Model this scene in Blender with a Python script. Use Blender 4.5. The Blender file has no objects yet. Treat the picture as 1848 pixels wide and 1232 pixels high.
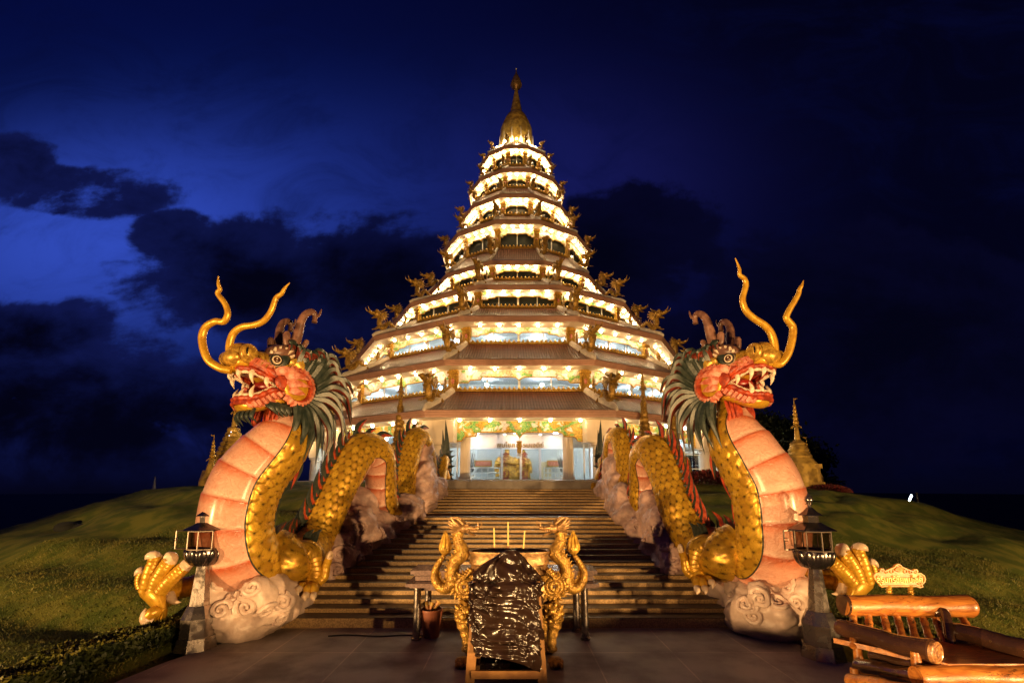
import bpy, bmesh, math, random
import numpy as np
from mathutils import Vector, Matrix
R = math.radians
sc = bpy.context.scene
col = sc.collection

# ------------------------------------------------------------ camera
H = 2.4                                   # eye height
FPX, PITCH, CY = 819.5, R(8.087), 767.6   # focal length in photo pixels, upward tilt, optical axis row
cam_d = bpy.data.cameras.new('camera'); cam = bpy.data.objects.new('camera', cam_d); col.objects.link(cam)
cam.location = (0, 0, H); cam.rotation_euler = (R(90)+PITCH, 0, 0)
cam_d.sensor_width = 36; cam_d.lens = FPX/1848*36; cam_d.shift_y = (CY-616)/1848
cam_d.clip_start = .05; cam_d.clip_end = 3000
sc.camera = cam

def P(px, py, d):
    """photo pixel + forward distance -> point in the place"""
    xc = (px-924)/FPX; yc = (CY-py)/FPX; c, s = math.cos(PITCH), math.sin(PITCH)
    k = d/(c-yc*s)
    return Vector((xc*k, d, H+k*(s+yc*c)))
def ground_at(px, py, z=0.):
    yc = (CY-py)/FPX; t = math.tan(PITCH+math.atan(yc))
    return P(px, py, (z-H)/t)

# ------------------------------------------------------------ render + exposure
sc.view_settings.view_transform = 'Standard'; sc.view_settings.look = 'None'
sc.view_settings.exposure = 0; sc.view_settings.gamma = 1
cy = sc.cycles
cy.use_denoising = True
try: cy.denoiser = 'OPENIMAGEDENOISE'
except Exception: pass
cy.max_bounces = 6; cy.diffuse_bounces = 3; cy.glossy_bounces = 3; cy.transmission_bounces = 4; cy.transparent_max_bounces = 12
cy.sample_clamp_indirect = 6; cy.caustics_reflective = False; cy.caustics_refractive = False

# ------------------------------------------------------------ node helpers
class NT:
    def __init__(s, tree): s.t = tree; s.n = tree.nodes; s.l = tree.links
    def new(s, typ, **kw):
        n = s.n.new(typ)
        for k, v in kw.items(): setattr(n, k, v)
        return n
    def inp(s, sock, v):
        if isinstance(v, bpy.types.NodeSocket): s.l.new(v, sock)
        elif v is not None: sock.default_value = v
    def math(s, op, a, b=None, c=None, clamp=False):
        n = s.new('ShaderNodeMath', operation=op, use_clamp=clamp)
        s.inp(n.inputs[0], a)
        if b is not None: s.inp(n.inputs[1], b)
        if c is not None: s.inp(n.inputs[2], c)
        return n.outputs[0]
    def mix(s, f, a, b, typ='MIX'):
        n = s.new('ShaderNodeMix', data_type='RGBA', blend_type=typ)
        s.inp(n.inputs['Factor'], f)
        ai = [i for i in n.inputs if i.name == 'A' and i.type == 'RGBA'][0]; bi = [i for i in n.inputs if i.name == 'B' and i.type == 'RGBA'][0]
        s.inp(ai, a if not isinstance(a, tuple) else (*a[:3], 1)); s.inp(bi, b if not isinstance(b, tuple) else (*b[:3], 1))
        return [o for o in n.outputs if o.type == 'RGBA'][0]
    def ramp(s, f, stops):
        n = s.new('ShaderNodeValToRGB'); s.inp(n.inputs[0], f); e = n.color_ramp.elements
        while len(e) > 1: e.remove(e[-1])
        e[0].position = stops[0][0]; e[0].color = (*stops[0][1], 1) if len(stops[0][1]) == 3 else stops[0][1]
        for p, c in stops[1:]:
            x = e.new(p); x.color = (*c, 1)
        return n.outputs[0]
    def maprange(s, v, a, b, c=0., d=1., smooth=True):
        n = s.new('ShaderNodeMapRange', interpolation_type='SMOOTHSTEP' if smooth else 'LINEAR')
        s.inp(n.inputs[0], v); n.inputs[1].default_value = a; n.inputs[2].default_value = b; n.inputs[3].default_value = c; n.inputs[4].default_value = d
        return n.outputs[0]
    def noise(s, vec, scale, detail=4, rough=.55, dist=0., out=0):
        n = s.new('ShaderNodeTexNoise'); s.inp(n.inputs['Vector'], vec)
        n.inputs['Scale'].default_value = scale; n.inputs['Detail'].default_value = detail
        n.inputs['Roughness'].default_value = rough; n.inputs['Distortion'].default_value = dist
        return n.outputs[out]
    def bump(s, h, strength=.5, dist=.02, normal=None):
        n = s.new('ShaderNodeBump'); n.inputs['Strength'].default_value = strength; n.inputs['Distance'].default_value = dist
        s.inp(n.inputs['Height'], h)
        if normal is not None: s.inp(n.inputs['Normal'], normal)
        return n.outputs[0]

# ------------------------------------------------------------ night sky
w = bpy.data.worlds.new('World'); sc.world = w; w.use_nodes = True
t = NT(w.node_tree)
bg = [n for n in t.n if n.type == 'BACKGROUND'][0]
tc = t.new('ShaderNodeTexCoord').outputs['Generated']
sep = t.new('ShaderNodeSeparateXYZ'); t.inp(sep.inputs[0], tc)
sx, sy, sz = sep.outputs
yy = t.math('MAXIMUM', sy, .12)
sa = t.math('DIVIDE', sx, yy); sb = t.math('DIVIDE', sz, yy)      # sky coordinates around the northward view
def ab(px, py):
    v = P(px, py, 1.); return v.x, v.z-H
comb = t.new('ShaderNodeCombineXYZ'); t.inp(comb.inputs[0], sa); t.inp(comb.inputs[1], sb)
stre = t.new('ShaderNodeMapping'); t.inp(stre.inputs[0], comb.outputs[0]); stre.inputs['Scale'].default_value = (.72, 1.25, 1); stre.inputs['Rotation'].default_value = (0, 0, R(-12))
n1 = t.noise(stre.outputs[0], 2.9, 10, .60, .25)
n2 = t.noise(comb.outputs[0], 7.5, 7, .62, .15)
def ell_mask(px, py, rx, ry, soft=1.):
    a0, b0 = ab(px, py)
    da = t.math('DIVIDE', t.math('SUBTRACT', sa, a0), rx/FPX); db = t.math('DIVIDE', t.math('SUBTRACT', sb, b0), ry/FPX)
    d2 = t.math('ADD', t.math('MULTIPLY', da, da), t.math('MULTIPLY', db, db))
    return t.math('SUBTRACT', 1., t.math('POWER', d2, .5*soft))
def gauss(px, py, rx, ry):
    a0, b0 = ab(px, py)
    da = t.math('DIVIDE', t.math('SUBTRACT', sa, a0), rx/FPX); db = t.math('DIVIDE', t.math('SUBTRACT', sb, b0), ry/FPX)
    d2 = t.math('ADD', t.math('MULTIPLY', da, da), t.math('MULTIPLY', db, db))
    return t.math('EXPONENT', t.math('MULTIPLY', d2, -1.))
glow = gauss(150, 440, 450, 210)
glow2 = gauss(430, 350, 520, 240)
glow3 = gauss(1040, 330, 330, 230)
base = t.mix(t.maprange(sa, -1.2, .75), (.0012, .0032, .042), (.0009, .0010, .0085))
addc = t.mix(glow2, (0, 0, 0), (.0038, .0098, .092))
skyc = t.mix(1., base, addc, 'ADD')
skyc = t.mix(1., skyc, t.mix(glow, (0, 0, 0), (.026, .060, .38)), 'ADD')
skyc = t.mix(1., skyc, t.mix(glow3, (0, 0, 0), (.005, .005, .050)), 'ADD')
masks = [(470, 520, 265, 150, .8), (670, 510, 270, 150, .8), (120, 760, 560, 190), (60, 600, 190, 90), (160, 345, 190, 55, .12), (-10, 305, 110, 70, .15),
         (320, 425, 90, 55, .1), (900, 700, 900, 170), (1100, 480, 260, 170), (1600, 620, 700, 230), (210, 500, 80, 35, .02)]
m = None
for q in masks:
    e = ell_mask(*q[:4])
    if len(q) > 4: e = t.math('MINIMUM', e, q[4])
    m = e if m is None else t.math('MAXIMUM', m, e)
m = t.math('MAXIMUM', m, -.7)
dens = t.math('ADD', t.math('ADD', m, t.math('MULTIPLY', t.math('SUBTRACT', n1, .5), 2.1)), t.math('MULTIPLY', t.math('SUBTRACT', n2, .5), .75))
wisp = t.maprange(t.noise(stre.outputs[0], 4.4, 9, .66, .9), .40, .78)
skyc = t.mix(t.math('MULTIPLY', wisp, .55), skyc, (.0016, .0030, .030))
cl = t.maprange(dens, -.05, .20)
n3 = t.noise(stre.outputs[0], 5.2, 8, .62, .5)
cloudcol = t.mix(t.maprange(t.math('ADD', t.math('MULTIPLY', dens, .7), t.math('MULTIPLY', n3, .9)), .45, 1.15), t.mix(t.maprange(sa, -1.1, .35), (.0052, .0085, .068), (.0018, .0019, .015)), (.0009, .0010, .0066))
holes = t.math('MULTIPLY', t.maprange(t.noise(comb.outputs[0], 3.4, 5, .6, .8), .60, .74), gauss(150, 690, 330, 150))
skyc = t.mix(cl, skyc, cloudcol)
skyc = t.mix(t.math('MULTIPLY', holes, .8), skyc, (.010, .020, .19))
skyc = t.mix(t.maprange(sb, -.02, .10), (.0012, .0013, .0075), skyc)
t.inp(bg.inputs[0], skyc); bg.inputs[1].default_value = 1.0

# ------------------------------------------------------------ unseen floodlights: front pair inferred, side pair added to brighten lawn and pagoda
HEDGE_H = .34
def flood(name, loc, aim, power, size, angle, colr=(1., .59, .23), blend=.6):
    d_ = bpy.data.lights.new(name, 'SPOT'); d_.energy = power; d_.color = colr; d_.shadow_soft_size = size; d_.spot_size = R(angle); d_.spot_blend = blend
    o = bpy.data.objects.new(name, d_); col.objects.link(o); o.location = loc; o.rotation_euler = (Vector(aim)-Vector(loc)).to_track_quat('-Z', 'Y').to_euler(); return o
flood('floodlight_left', (-8.0, -6.0, .38), (5.2, 8.0, 3.4), 11200, .10, 60, blend=.5)
flood('floodlight_right', (8.0, -6.0, .38), (-5.0, 8.0, 3.4), 11200, .10, 60, blend=.5)
flood('side_fill_left', (-15.5, -5.0, .60), (-1.5, 12, 4.5), 16500, .12, 100)
flood('side_fill_right', (15.5, -5.0, .60), (1.8, 12, 4.5), 16500, .12, 100)

# ------------------------------------------------------------ mesh helpers
OFF = {None: Vector((0, 0, 0))}
class G:
    U = 1.                                # thickness factor for tubes
    def __init__(s): s.v = []; s.f = []; s.m = []
    def add(s, vs, fs, m=0):
        b = len(s.v); s.v.extend([tuple(x) for x in vs]); s.f.extend([tuple(i+b for i in q) for q in fs]); s.m.extend([m]*len(fs)); return s
    def box(s, c, size, rot=None, m=0, taper=(1, 1)):
        hx, hy, hz = size[0]/2, size[1]/2, size[2]/2; vs = []
        for z, k in ((-hz, (1, 1)), (hz, taper)):
            for x, y in ((-1, -1), (1, -1), (1, 1), (-1, 1)):
                q = Vector((x*hx*k[0], y*hy*k[1], z))
                if rot is not None: q = rot @ q
                vs.append(Vector(c)+q)
        return s.add(vs, [(3, 2, 1, 0), (4, 5, 6, 7), (0, 1, 5, 4), (1, 2, 6, 5), (2, 3, 7, 6), (3, 0, 4, 7)], m)
    def tube(s, pts, rads, n=10, m=0, cap=True, flat=None, up=None, mfun=None):
        """swept tube; flat=(a,b) scales the section along (up, side)"""
        pts = [Vector(p) for p in pts]; N = len(pts)
        if not hasattr(rads, '__len__'): rads = [rads]*N
        rads = [r_*G.U for r_ in rads]
        tan = [(pts[min(i+1, N-1)]-pts[max(i-1, 0)]).normalized() for i in range(N)]
        u = Vector(up) if up is not None else (Vector((0, 0, 1)) if abs(tan[0].z) < .9 else Vector((1, 0, 0)))
        vs = []
        for i in range(N):
            T = tan[i]
            if up is not None: u = Vector(up)
            u = (u-T*u.dot(T));  u = u.normalized() if u.length > 1e-6 else T.orthogonal().normalized()
            b = T.cross(u); fa, fb = flat if flat else (1, 1)
            for k in range(n):
                a = 2*math.pi*k/n
                vs.append(pts[i]+(u*math.cos(a)*fa+b*math.sin(a)*fb)*rads[i])
        fs = []; ms = []
        for i in range(N-1):
            for k in range(n):
                fs.append((i*n+k, i*n+(k+1) % n, (i+1)*n+(k+1) % n, (i+1)*n+k)); ms.append(mfun(i, k) if mfun else m)
        if cap:
            fs.append(tuple(range(n-1, -1, -1))); ms.append(m); fs.append(tuple((N-1)*n+k for k in range(n))); ms.append(m)
        b0 = len(s.m); s.add(vs, fs, m); s.m[b0:] = ms
        return s
    def lathe(s, prof, n=24, c=(0, 0, 0), m=0, mat=None, phase=0., mfun=None):
        c = Vector(c); vs = []
        for r, z in prof:
            for k in range(n):
                a = 2*math.pi*k/n+phase; q = Vector((r*math.cos(a), r*math.sin(a), z))
                vs.append(c+(mat @ q if mat is not None else q))
        N = len(prof); fs = []; ms = []
        for i in range(N-1):
            for k in range(n):
                fs.append((i*n+k, i*n+(k+1) % n, (i+1)*n+(k+1) % n, (i+1)*n+k)); ms.append(mfun(i, k) if mfun else m)
        fs.append(tuple(range(n-1, -1, -1))); fs.append(tuple((N-1)*n+k for k in range(n))); ms += [m, m]
        b0 = len(s.m); s.add(vs, fs, m); s.m[b0:] = ms
        return s
    def ell(s, c, r, rot=None, nu=16, nv=10, m=0):
        c = Vector(c); vs = []
        if not hasattr(r, '__len__'): r = (r, r, r)
        for j in range(nv+1):
            ph = -math.pi/2+math.pi*j/nv
            for i in range(nu):
                a = 2*math.pi*i/nu; q = Vector((r[0]*math.cos(ph)*math.cos(a), r[1]*math.cos(ph)*math.sin(a), r[2]*math.sin(ph)))
                vs.append(c+(rot @ q if rot is not None else q))
        fs = [(j*nu+i, j*nu+(i+1) % nu, (j+1)*nu+(i+1) % nu, (j+1)*nu+i) for j in range(nv) for i in range(nu)]
        return s.add(vs, fs, m)
    def torus(s, c, Rr, r, rot=None, nu=24, nv=8, m=0, sc3=(1, 1, 1)):
        vs = []
        for i in range(nu):
            a = 2*math.pi*i/nu
            for j in range(nv):
                b = 2*math.pi*j/nv; q = Vector(((Rr+r*math.cos(b))*math.cos(a)*sc3[0], (Rr+r*math.cos(b))*math.sin(a)*sc3[1], r*math.sin(b)*sc3[2]))
                vs.append(Vector(c)+(rot @ q if rot is not None else q))
        fs = [(i*nv+j, ((i+1) % nu)*nv+j, ((i+1) % nu)*nv+(j+1) % nv, i*nv+(j+1) % nv) for i in range(nu) for j in range(nv)]
        return s.add(vs, fs, m)
    def prism(s, poly, o, ex, ey, en, th, m=0):
        """2-D outline in the plane (o, ex, ey), extruded th along en"""
        o, ex, ey, en = Vector(o), Vector(ex), Vector(ey), Vector(en); n = len(poly)
        a = [o+ex*x+ey*y for x, y in poly]; b = [p+en*th for p in a]
        return s.add(a+b, [tuple(range(n-1, -1, -1)), tuple(range(n, 2*n))]+[(i, (i+1) % n, n+(i+1) % n, n+i) for i in range(n)], m)
    def loft(s, rings, m=0, cap=True, mfun=None):
        n = len(rings[0]); vs = [p for r_ in rings for p in r_]; fs = []; ms = []
        for i in range(len(rings)-1):
            for k in range(n):
                fs.append((i*n+k, i*n+(k+1) % n, (i+1)*n+(k+1) % n, (i+1)*n+k)); ms.append(mfun(i, k) if mfun else m)
        if cap:
            fs += [tuple(range(n-1, -1, -1)), tuple((len(rings)-1)*n+k for k in range(n))]; ms += [m, m]
        b0 = len(s.m); s.add(vs, fs, m); s.m[b0:] = ms
        return s
    def build(s, name, mats, parent=None, smooth=40, tri=False):
        me = bpy.data.meshes.new(name); o_ = OFF[parent]
        V = np.array(s.v, dtype=float).reshape(-1, 3)-np.array(o_)
        me.from_pydata(V.tolist(), [], s.f)
        if not isinstance(mats, (list, tuple)): mats = [mats]
        for mm in mats: me.materials.append(mm)
        if len(mats) > 1: me.polygons.foreach_set('material_index', s.m)
        if smooth:
            me.polygons.foreach_set('use_smooth', [True]*len(me.polygons))
            me.set_sharp_from_angle(angle=R(smooth))
        me.update()
        o = bpy.data.objects.new(name, me); col.objects.link(o)
        if parent is not None: o.parent = parent
        OFF[o] = o_
        return o

def root(name, loc, label, cat, group=None):
    o = bpy.data.objects.new(name, None); col.objects.link(o); o.location = loc; o.empty_display_size = .2
    OFF[o] = Vector(loc); return tag(o, label, cat, group)
def tag(o, label=None, cat=None, group=None, kind=None):
    if label: o['label'] = label
    if cat: o['category'] = cat
    if group: o['group'] = group
    if kind: o['kind'] = kind
    return o
def crom(pts, n):
    """Catmull-Rom through rows of numbers, n samples"""
    A = np.array(pts, float); A = np.vstack([2*A[0]-A[1], A, 2*A[-1]-A[-2]]); N = len(pts)
    out = []
    for t_ in np.linspace(0, N-1, n):
        i = min(int(t_), N-2); u = t_-i; p0, p1, p2, p3 = A[i:i+4]
        out.append(.5*((2*p1)+(-p0+p2)*u+(2*p0-5*p1+4*p2-p3)*u*u+(-p0+3*p1-3*p2+p3)*u**3))
    return np.array(out)
def blade(g, pts, wid, thick=.35, m_top=0, m_bot=1, up=(0, -1, 0), n=7, split=False):
    """curved leaf blade: diamond section, tapering to a point"""
    P_ = crom([tuple(p) for p in pts], n); rr = [max(.004, wid*(1-(i/(n-1))**2.2)*(.72+.28*min(1, i/(n-1)*4))) for i in range(n)]
    g.tube([Vector(p) for p in P_], rr, n=6, flat=(thick, 1.), up=up, mfun=(lambda i, k: m_bot if k in (0, 3) else m_top) if split else (lambda i, k: m_top if k in (5, 0, 1) or k == 4 else m_bot))

# ------------------------------------------------------------ materials
def mat(name, c, rough=.5, metal=0., c2=None, nscale=6., bump=0., bscale=40., bdist=.01, spec=None, detail=4, coat=0., lo=.38, hi=.62, coords='Object', rvar=0.):
    m_ = bpy.data.materials.new(name); m_.use_nodes = True; t_ = NT(m_.node_tree); b = t_.n['Principled BSDF']
    b.inputs['Roughness'].default_value = rough; b.inputs['Metallic'].default_value = metal
    tc_ = t_.new('ShaderNodeTexCoord').outputs[coords]
    if c2 is not None:
        f = t_.maprange(t_.noise(tc_, nscale, detail), lo, hi); t_.inp(b.inputs['Base Color'], t_.mix(f, c, c2))
        if rvar: t_.inp(b.inputs['Roughness'], t_.math('MULTIPLY_ADD', f, rvar, rough-rvar/2))
    else: b.inputs['Base Color'].default_value = (*c, 1)
    if bump: t_.inp(b.inputs['Normal'], t_.bump(t_.noise(tc_, bscale, 4), bump, bdist))
    if spec is not None: b.inputs['Specular IOR Level'].default_value = spec
    if coat: b.inputs['Coat Weight'].default_value = coat; b.inputs['Coat Roughness'].default_value = .12
    return m_
def emit(name, c, s):
    m_ = bpy.data.materials.new(name); m_.use_nodes = True; b = m_.node_tree.nodes['Principled BSDF']
    b.inputs['Base Color'].default_value = (.8, .8, .8, 1); b.inputs['Emission Color'].default_value = (*c, 1); b.inputs['Emission Strength'].default_value = s
    return m_
M = {}
M['gold'] = mat('gold paint', (.64, .36, .030), .34, .32, (.48, .245, .018), 9, .25, 60, .008)
M['gold_dull'] = mat('dull gilt', (.50, .29, .05), .42, .35, (.22, .12, .02), 12, .4, 70, .01)
M['gold_bright'] = mat('gilt ornament', (.66, .40, .06), .34, .4, (.36, .19, .03), 14, .3, 50, .01)
M['old_gold'] = mat('weathered stupa gold', (.62, .40, .08), .36, .22, (.30, .18, .04), 3, .2, 20, .02)
M['bronze'] = mat('cast bronze', (.44, .25, .10), .34, .5, (.20, .11, .04), 16, .5, 60, .012)
M['bronze_gold'] = mat('gilded bronze', (.56, .32, .06), .36, .45, (.28, .15, .03), 16, .5, 60, .012)
vz = M['bronze_gold']; t = NT(vz.node_tree); b = t.n['Principled BSDF']; vo = t.new('ShaderNodeTexVoronoi'); vo.inputs['Scale'].default_value = 46.; t.inp(vo.inputs['Vector'], t.new('ShaderNodeTexCoord').outputs['Object']); t.inp(b.inputs['Normal'], t.bump(vo.outputs['Distance'], .8, .011))
M['green'] = mat('dark green paint', (.016, .026, .021), .36, 0, (.036, .046, .036), 14, .35, 50, .01)
M['red'] = mat('red orange paint', (.46, .066, .020), .42, 0, (.22, .024, .010), 9, .6, 26, .015, detail=7)
M['mane_red'] = mat('dull red mane lining', (.20, .030, .014), .45, 0, (.10, .016, .010), 9, .4, 30, .01); M['deepred'] = mat('deep red mouth', (.30, .018, .010), .3, 0, (.16, .010, .008), 8, .25, 30, .01)
M['pink'] = mat('pink flame paint', (.60, .24, .16), .42, 0, (.42, .09, .045), 12, .5, 30, .012, detail=7)
M['brown'] = mat('brown antler paint', (.22, .11, .075), .36, 0, (.12, .055, .04), 8, .3, 40, .01)
M['white'] = mat('ivory paint', (.74, .62, .48), .35, 0, (.62, .48, .33), 20, .15, 40, .006)
M['black'] = mat('black paint', (.012, .011, .010), .3)
M['iris'] = mat('dark brown eye', (.06, .022, .010), .15)
M['line'] = mat('dark outline paint', (.018, .020, .012), .5)
# ------------------------------------------------------------ terrain
CX, DC, ZT = .36, 34.5, 2.80              # pagoda axis and terrace level
D0, TR, Z1, RI = 8.40, .305, .181, .0905  # first nosing, tread, first riser, riser
NL, NU, LAND = 17, 13, 1.0
D17, Z17 = D0+(NL-1)*TR, Z1+(NL-1)*RI
def stair_cx(d): return .05*(d-D0)
def sstep(a, b, x): q = np.clip((x-a)/(b-a), 0, 1); return q*q*(3-2*q)
rng = np.random.default_rng(7)
def vnoise(x, y, s, seed=0):
    x = x*s; y = y*s; xi = np.floor(x).astype(int); yi = np.floor(y).astype(int); fx = x-xi; fy = y-yi
    h = lambda a, b: np.modf(np.abs(np.sin(a*127.1+b*311.7+seed*74.7)*43758.5453))[0]
    u = fx*fx*(3-2*fx); v = fy*fy*(3-2*fy)
    return (h(xi, yi)*(1-u)+h(xi+1, yi)*u)*(1-v)+(h(xi, yi+1)*(1-u)+h(xi+1, yi+1)*u)*v
def terrain(x, y):
    x = np.asarray(x, float); y = np.asarray(y, float)
    rr = np.hypot(x-CX, y-DC)
    rr_ = rr + .35*(vnoise(x, y, .35, 3)-.5)
    zl = np.interp(rr_, [0, 17.8, 19.5, 22, 24.3, 26.2, 27.6, 29, 33, 46], [2.76, 2.76, 2.62, 2.30, 1.50, .70, .20, -.02, -1.2, -9])
    zr = np.interp(rr_, [0, 17.8, 19.4, 22.4, 24.2, 26.2, 27.6, 29, 33, 46], [2.76, 2.76, 2.42, 1.85, 1.15, .50, .15, -.02, -1.2, -9])
    s_ = sstep(-2, 2, x); z = zl*(1-s_)+zr*s_
    slope = sstep(18, 20, rr)*(1-sstep(27.5, 29, rr))
    z = z+slope*(.26*(vnoise(x, y, .5, 1)-.5)+.16*(vnoise(x, y, 1.1, 2)-.5)+.065*np.sin(rr*3.6+2.2*vnoise(x, y, .3, 5)*3))
    ap = -9*sstep(11, 34, np.maximum(np.abs(x), (np.abs(y-2)+3)*1.))
    z = np.maximum(z, np.where(y < 12, ap-.0, -99))
    plaza = (1-sstep(4.9, 5.3, np.abs(x)))*(1-sstep(8.2, 8.5, y))
    z = z*(1-plaza)-.15*plaza
    cut = (np.abs(x-stair_cx(y)) < 4.2)*(y > 8)*(y < 18.2)
    zs = np.where(y < D17+.6, Z1+(y-D0)/TR*RI, Z17+(y-D17-LAND)/TR*RI)
    return np.where(cut > 0, np.minimum(z, zs-.45), z)
def grid_mesh(xs, ys, name, m):
    X, Y = np.meshgrid(xs, ys); Z = terrain(X, Y); V = np.stack([X, Y, Z], -1).reshape(-1, 3); nx, ny = len(xs), len(ys)
    i = np.arange(nx*ny).reshape(ny, nx); F = np.stack([i[:-1, :-1], i[:-1, 1:], i[1:, 1:], i[1:, :-1]], -1).reshape(-1, 4)
    me = bpy.data.meshes.new(name); me.from_pydata(V.tolist(), [], F.tolist()); me.materials.append(m)
    me.polygons.foreach_set('use_smooth', [True]*len(me.polygons)); o = bpy.data.objects.new(name, me); col.objects.link(o); return o
M['lawn'] = mat('lawn turf', (.080, .110, .016), .85, 0, (.170, .172, .030), 2.2, .6, 55, .03, spec=.2, detail=8)
M['soil'] = mat('dark land', (.012, .013, .011), .9)
xs = np.concatenate([np.arange(-60, -14, 1.2), np.arange(-14, 14, .14), np.arange(14, 60.1, 1.2)])
ys = np.concatenate([np.arange(-16, 3, .8), np.arange(3, 22, .14), np.arange(22, 70, 1.5)])
lawn = tag(grid_mesh(xs, ys, 'hill', M['lawn']), kind='structure')
g = G(); g.add([(-1500, -300, -9.2), (1500, -300, -9.2), (1500, 2600, -9.2), (-1500, 2600, -9.2)], [(0, 1, 2, 3)])
tag(g.build('ground', M['soil'], smooth=0), kind='structure')

# stone plaza with joints
pm = bpy.data.materials.new('plaza stone'); pm.use_nodes = True; t = NT(pm.node_tree); b = t.n['Principled BSDF']
oc = t.new('ShaderNodeTexCoord').outputs['Object']
br = t.new('ShaderNodeTexBrick', offset=0.); t.inp(br.inputs['Vector'], oc); br.inputs['Scale'].default_value = 1.
br.inputs['Brick Width'].default_value = 1.2; br.inputs['Row Height'].default_value = 1.2; br.inputs['Mortar Size'].default_value = .011; br.inputs['Mortar Smooth'].default_value = .3
br.inputs['Color1'].default_value = (.40, .37, .33, 1); br.inputs['Color2'].default_value = (.49, .455, .40, 1); br.inputs['Mortar'].default_value = (.75, .66, .54, 1)
n_ = t.noise(oc, 1.3, 6); n2_ = t.noise(oc, 90, 3)
c_ = t.mix(t.maprange(n_, .35, .7), br.outputs[0], (.24, .215, .185), 'MIX'); c_ = t.mix(.45, c_, t.ramp(n2_, [(.3, (.35, .35, .35)), (.7, (1.3, 1.3, 1.3))]), 'MULTIPLY')
t.inp(b.inputs['Base Color'], c_); t.inp(b.inputs['Roughness'], t.maprange(n_, .3, .7, .5, .75))
t.inp(b.inputs['Normal'], t.bump(n2_, .4, .004))
g = G(); pts = [(-5.1, -9), (5.2, -9), (5.3, 3.0), (5.25, 5.2), (5.0, 6.3), (4.6, 7.2), (4.45, 7.9), (4.4, 8.6), (-4.5, 8.6), (-4.6, 7.6), (-4.9, 6.8), (-5.1, 5.6), (-5.15, 3)]
g.prism([(x, y) for x, y in pts], (0, 0, -.3), (1, 0, 0), (0, 1, 0), (0, 0, 1), .3)
tag(g.build('plaza', pm, smooth=0), kind='structure')
g = G(); g.tube(crom([(-3.05, 7.95, .006), (-2.7, 7.99, .012), (-2.2, 7.93, .008), (-1.8, 7.99, .008), (-1.45, 7.96, .006)], 14), .012, n=6)
tag(g.build('cable', M['black']), 'thin black cable lying on the paving below the bottom step', 'cable')

# ------------------------------------------------------------ staircase
M['tread'] = mat('shade-dark tread', (.085, .055, .034), .42, 0, (.045, .030, .020), 12, .3, 80, .003); M['granite'] = mat('step granite', (.56, .36, .16), .6, 0, (.32, .195, .085), 38, .5, 120, .004)  # steps are one granite; lit risers and shaded treads put in the colour
st = root('staircase', (0, D0, 0), 'broad dark granite staircase climbing between the two big dragons to the pagoda', 'staircase')
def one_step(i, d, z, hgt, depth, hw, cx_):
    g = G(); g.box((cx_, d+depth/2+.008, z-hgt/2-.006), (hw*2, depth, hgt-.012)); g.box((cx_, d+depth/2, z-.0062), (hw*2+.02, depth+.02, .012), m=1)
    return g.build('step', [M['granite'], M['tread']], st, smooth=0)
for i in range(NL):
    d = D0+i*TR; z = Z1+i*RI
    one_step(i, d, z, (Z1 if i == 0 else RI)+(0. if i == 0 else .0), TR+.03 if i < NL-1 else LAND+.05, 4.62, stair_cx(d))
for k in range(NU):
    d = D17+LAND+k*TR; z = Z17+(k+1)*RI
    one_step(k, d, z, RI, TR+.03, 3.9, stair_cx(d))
g = G(); g.box((stair_cx(12), D0+2.6, .35), (9.0, 5.0, .3)); 
dt = D17+LAND+NU*TR-.02
M['terrace'] = mat('terrace paving', (.30, .26, .22), .5, 0, (.24, .20, .17), 3)
g = G(); g.lathe([(17.7, ZT-.55), (17.7, ZT-.06), (17.55, ZT), (0.01, ZT)], 96, (CX, DC, 0))
tag(g.build('terrace', M['terrace'], smooth=30), kind='structure')
g = G(); g.box((.5, dt+.6, ZT-.16), (7.8, 1.2, .30)); tag(g.build('landing', M['granite'], smooth=0), kind='structure')

# ------------------------------------------------------------ pagoda
M['cream'] = mat('cream render', (.72, .62, .50), .6, 0, (.66, .56, .45), 1.5, .1, 30, .005)
M['soffit'] = mat('soffit render', (.78, .66, .50), .6)
M['fascia'] = mat('salmon fascia', (.46, .26, .19), .5, 0, (.38, .21, .15), 2)
M['white_r'] = mat('white ridge render', (.74, .66, .55), .6, 0, (.60, .52, .42), 3, .2, 25, .01)
M['pane_dark'] = mat('dark window glass', (.030, .034, .028), .08, 0, (.055, .058, .045), .9, spec=.6)
M['mullion'] = mat('white mullion', (.78, .76, .70), .4)
M['steel_fr'] = mat('aluminium door frame', (.62, .64, .66), .35, .4)
M['room'] = mat('room wall', (.66, .70, .70), .6, 0, (.56, .60, .61), .6)
gl = bpy.data.materials.new('clear window glass'); gl.use_nodes = True; t = NT(gl.node_tree); t.n.clear()
tr = t.new('ShaderNodeBsdfTransparent'); tr.inputs[0].default_value = (.80, .83, .82, 1); gs = t.new('ShaderNodeBsdfGlossy'); gs.inputs['Roughness'].default_value = .03
mx = t.new('ShaderNodeMixShader'); mx.inputs[0].default_value = .12; t.l.new(tr.outputs[0], mx.inputs[1]); t.l.new(gs.outputs[0], mx.inputs[2])
ou = t.new('ShaderNodeOutputMaterial'); t.l.new(mx.outputs[0], ou.inputs[0]); M['glass'] = gl
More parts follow.
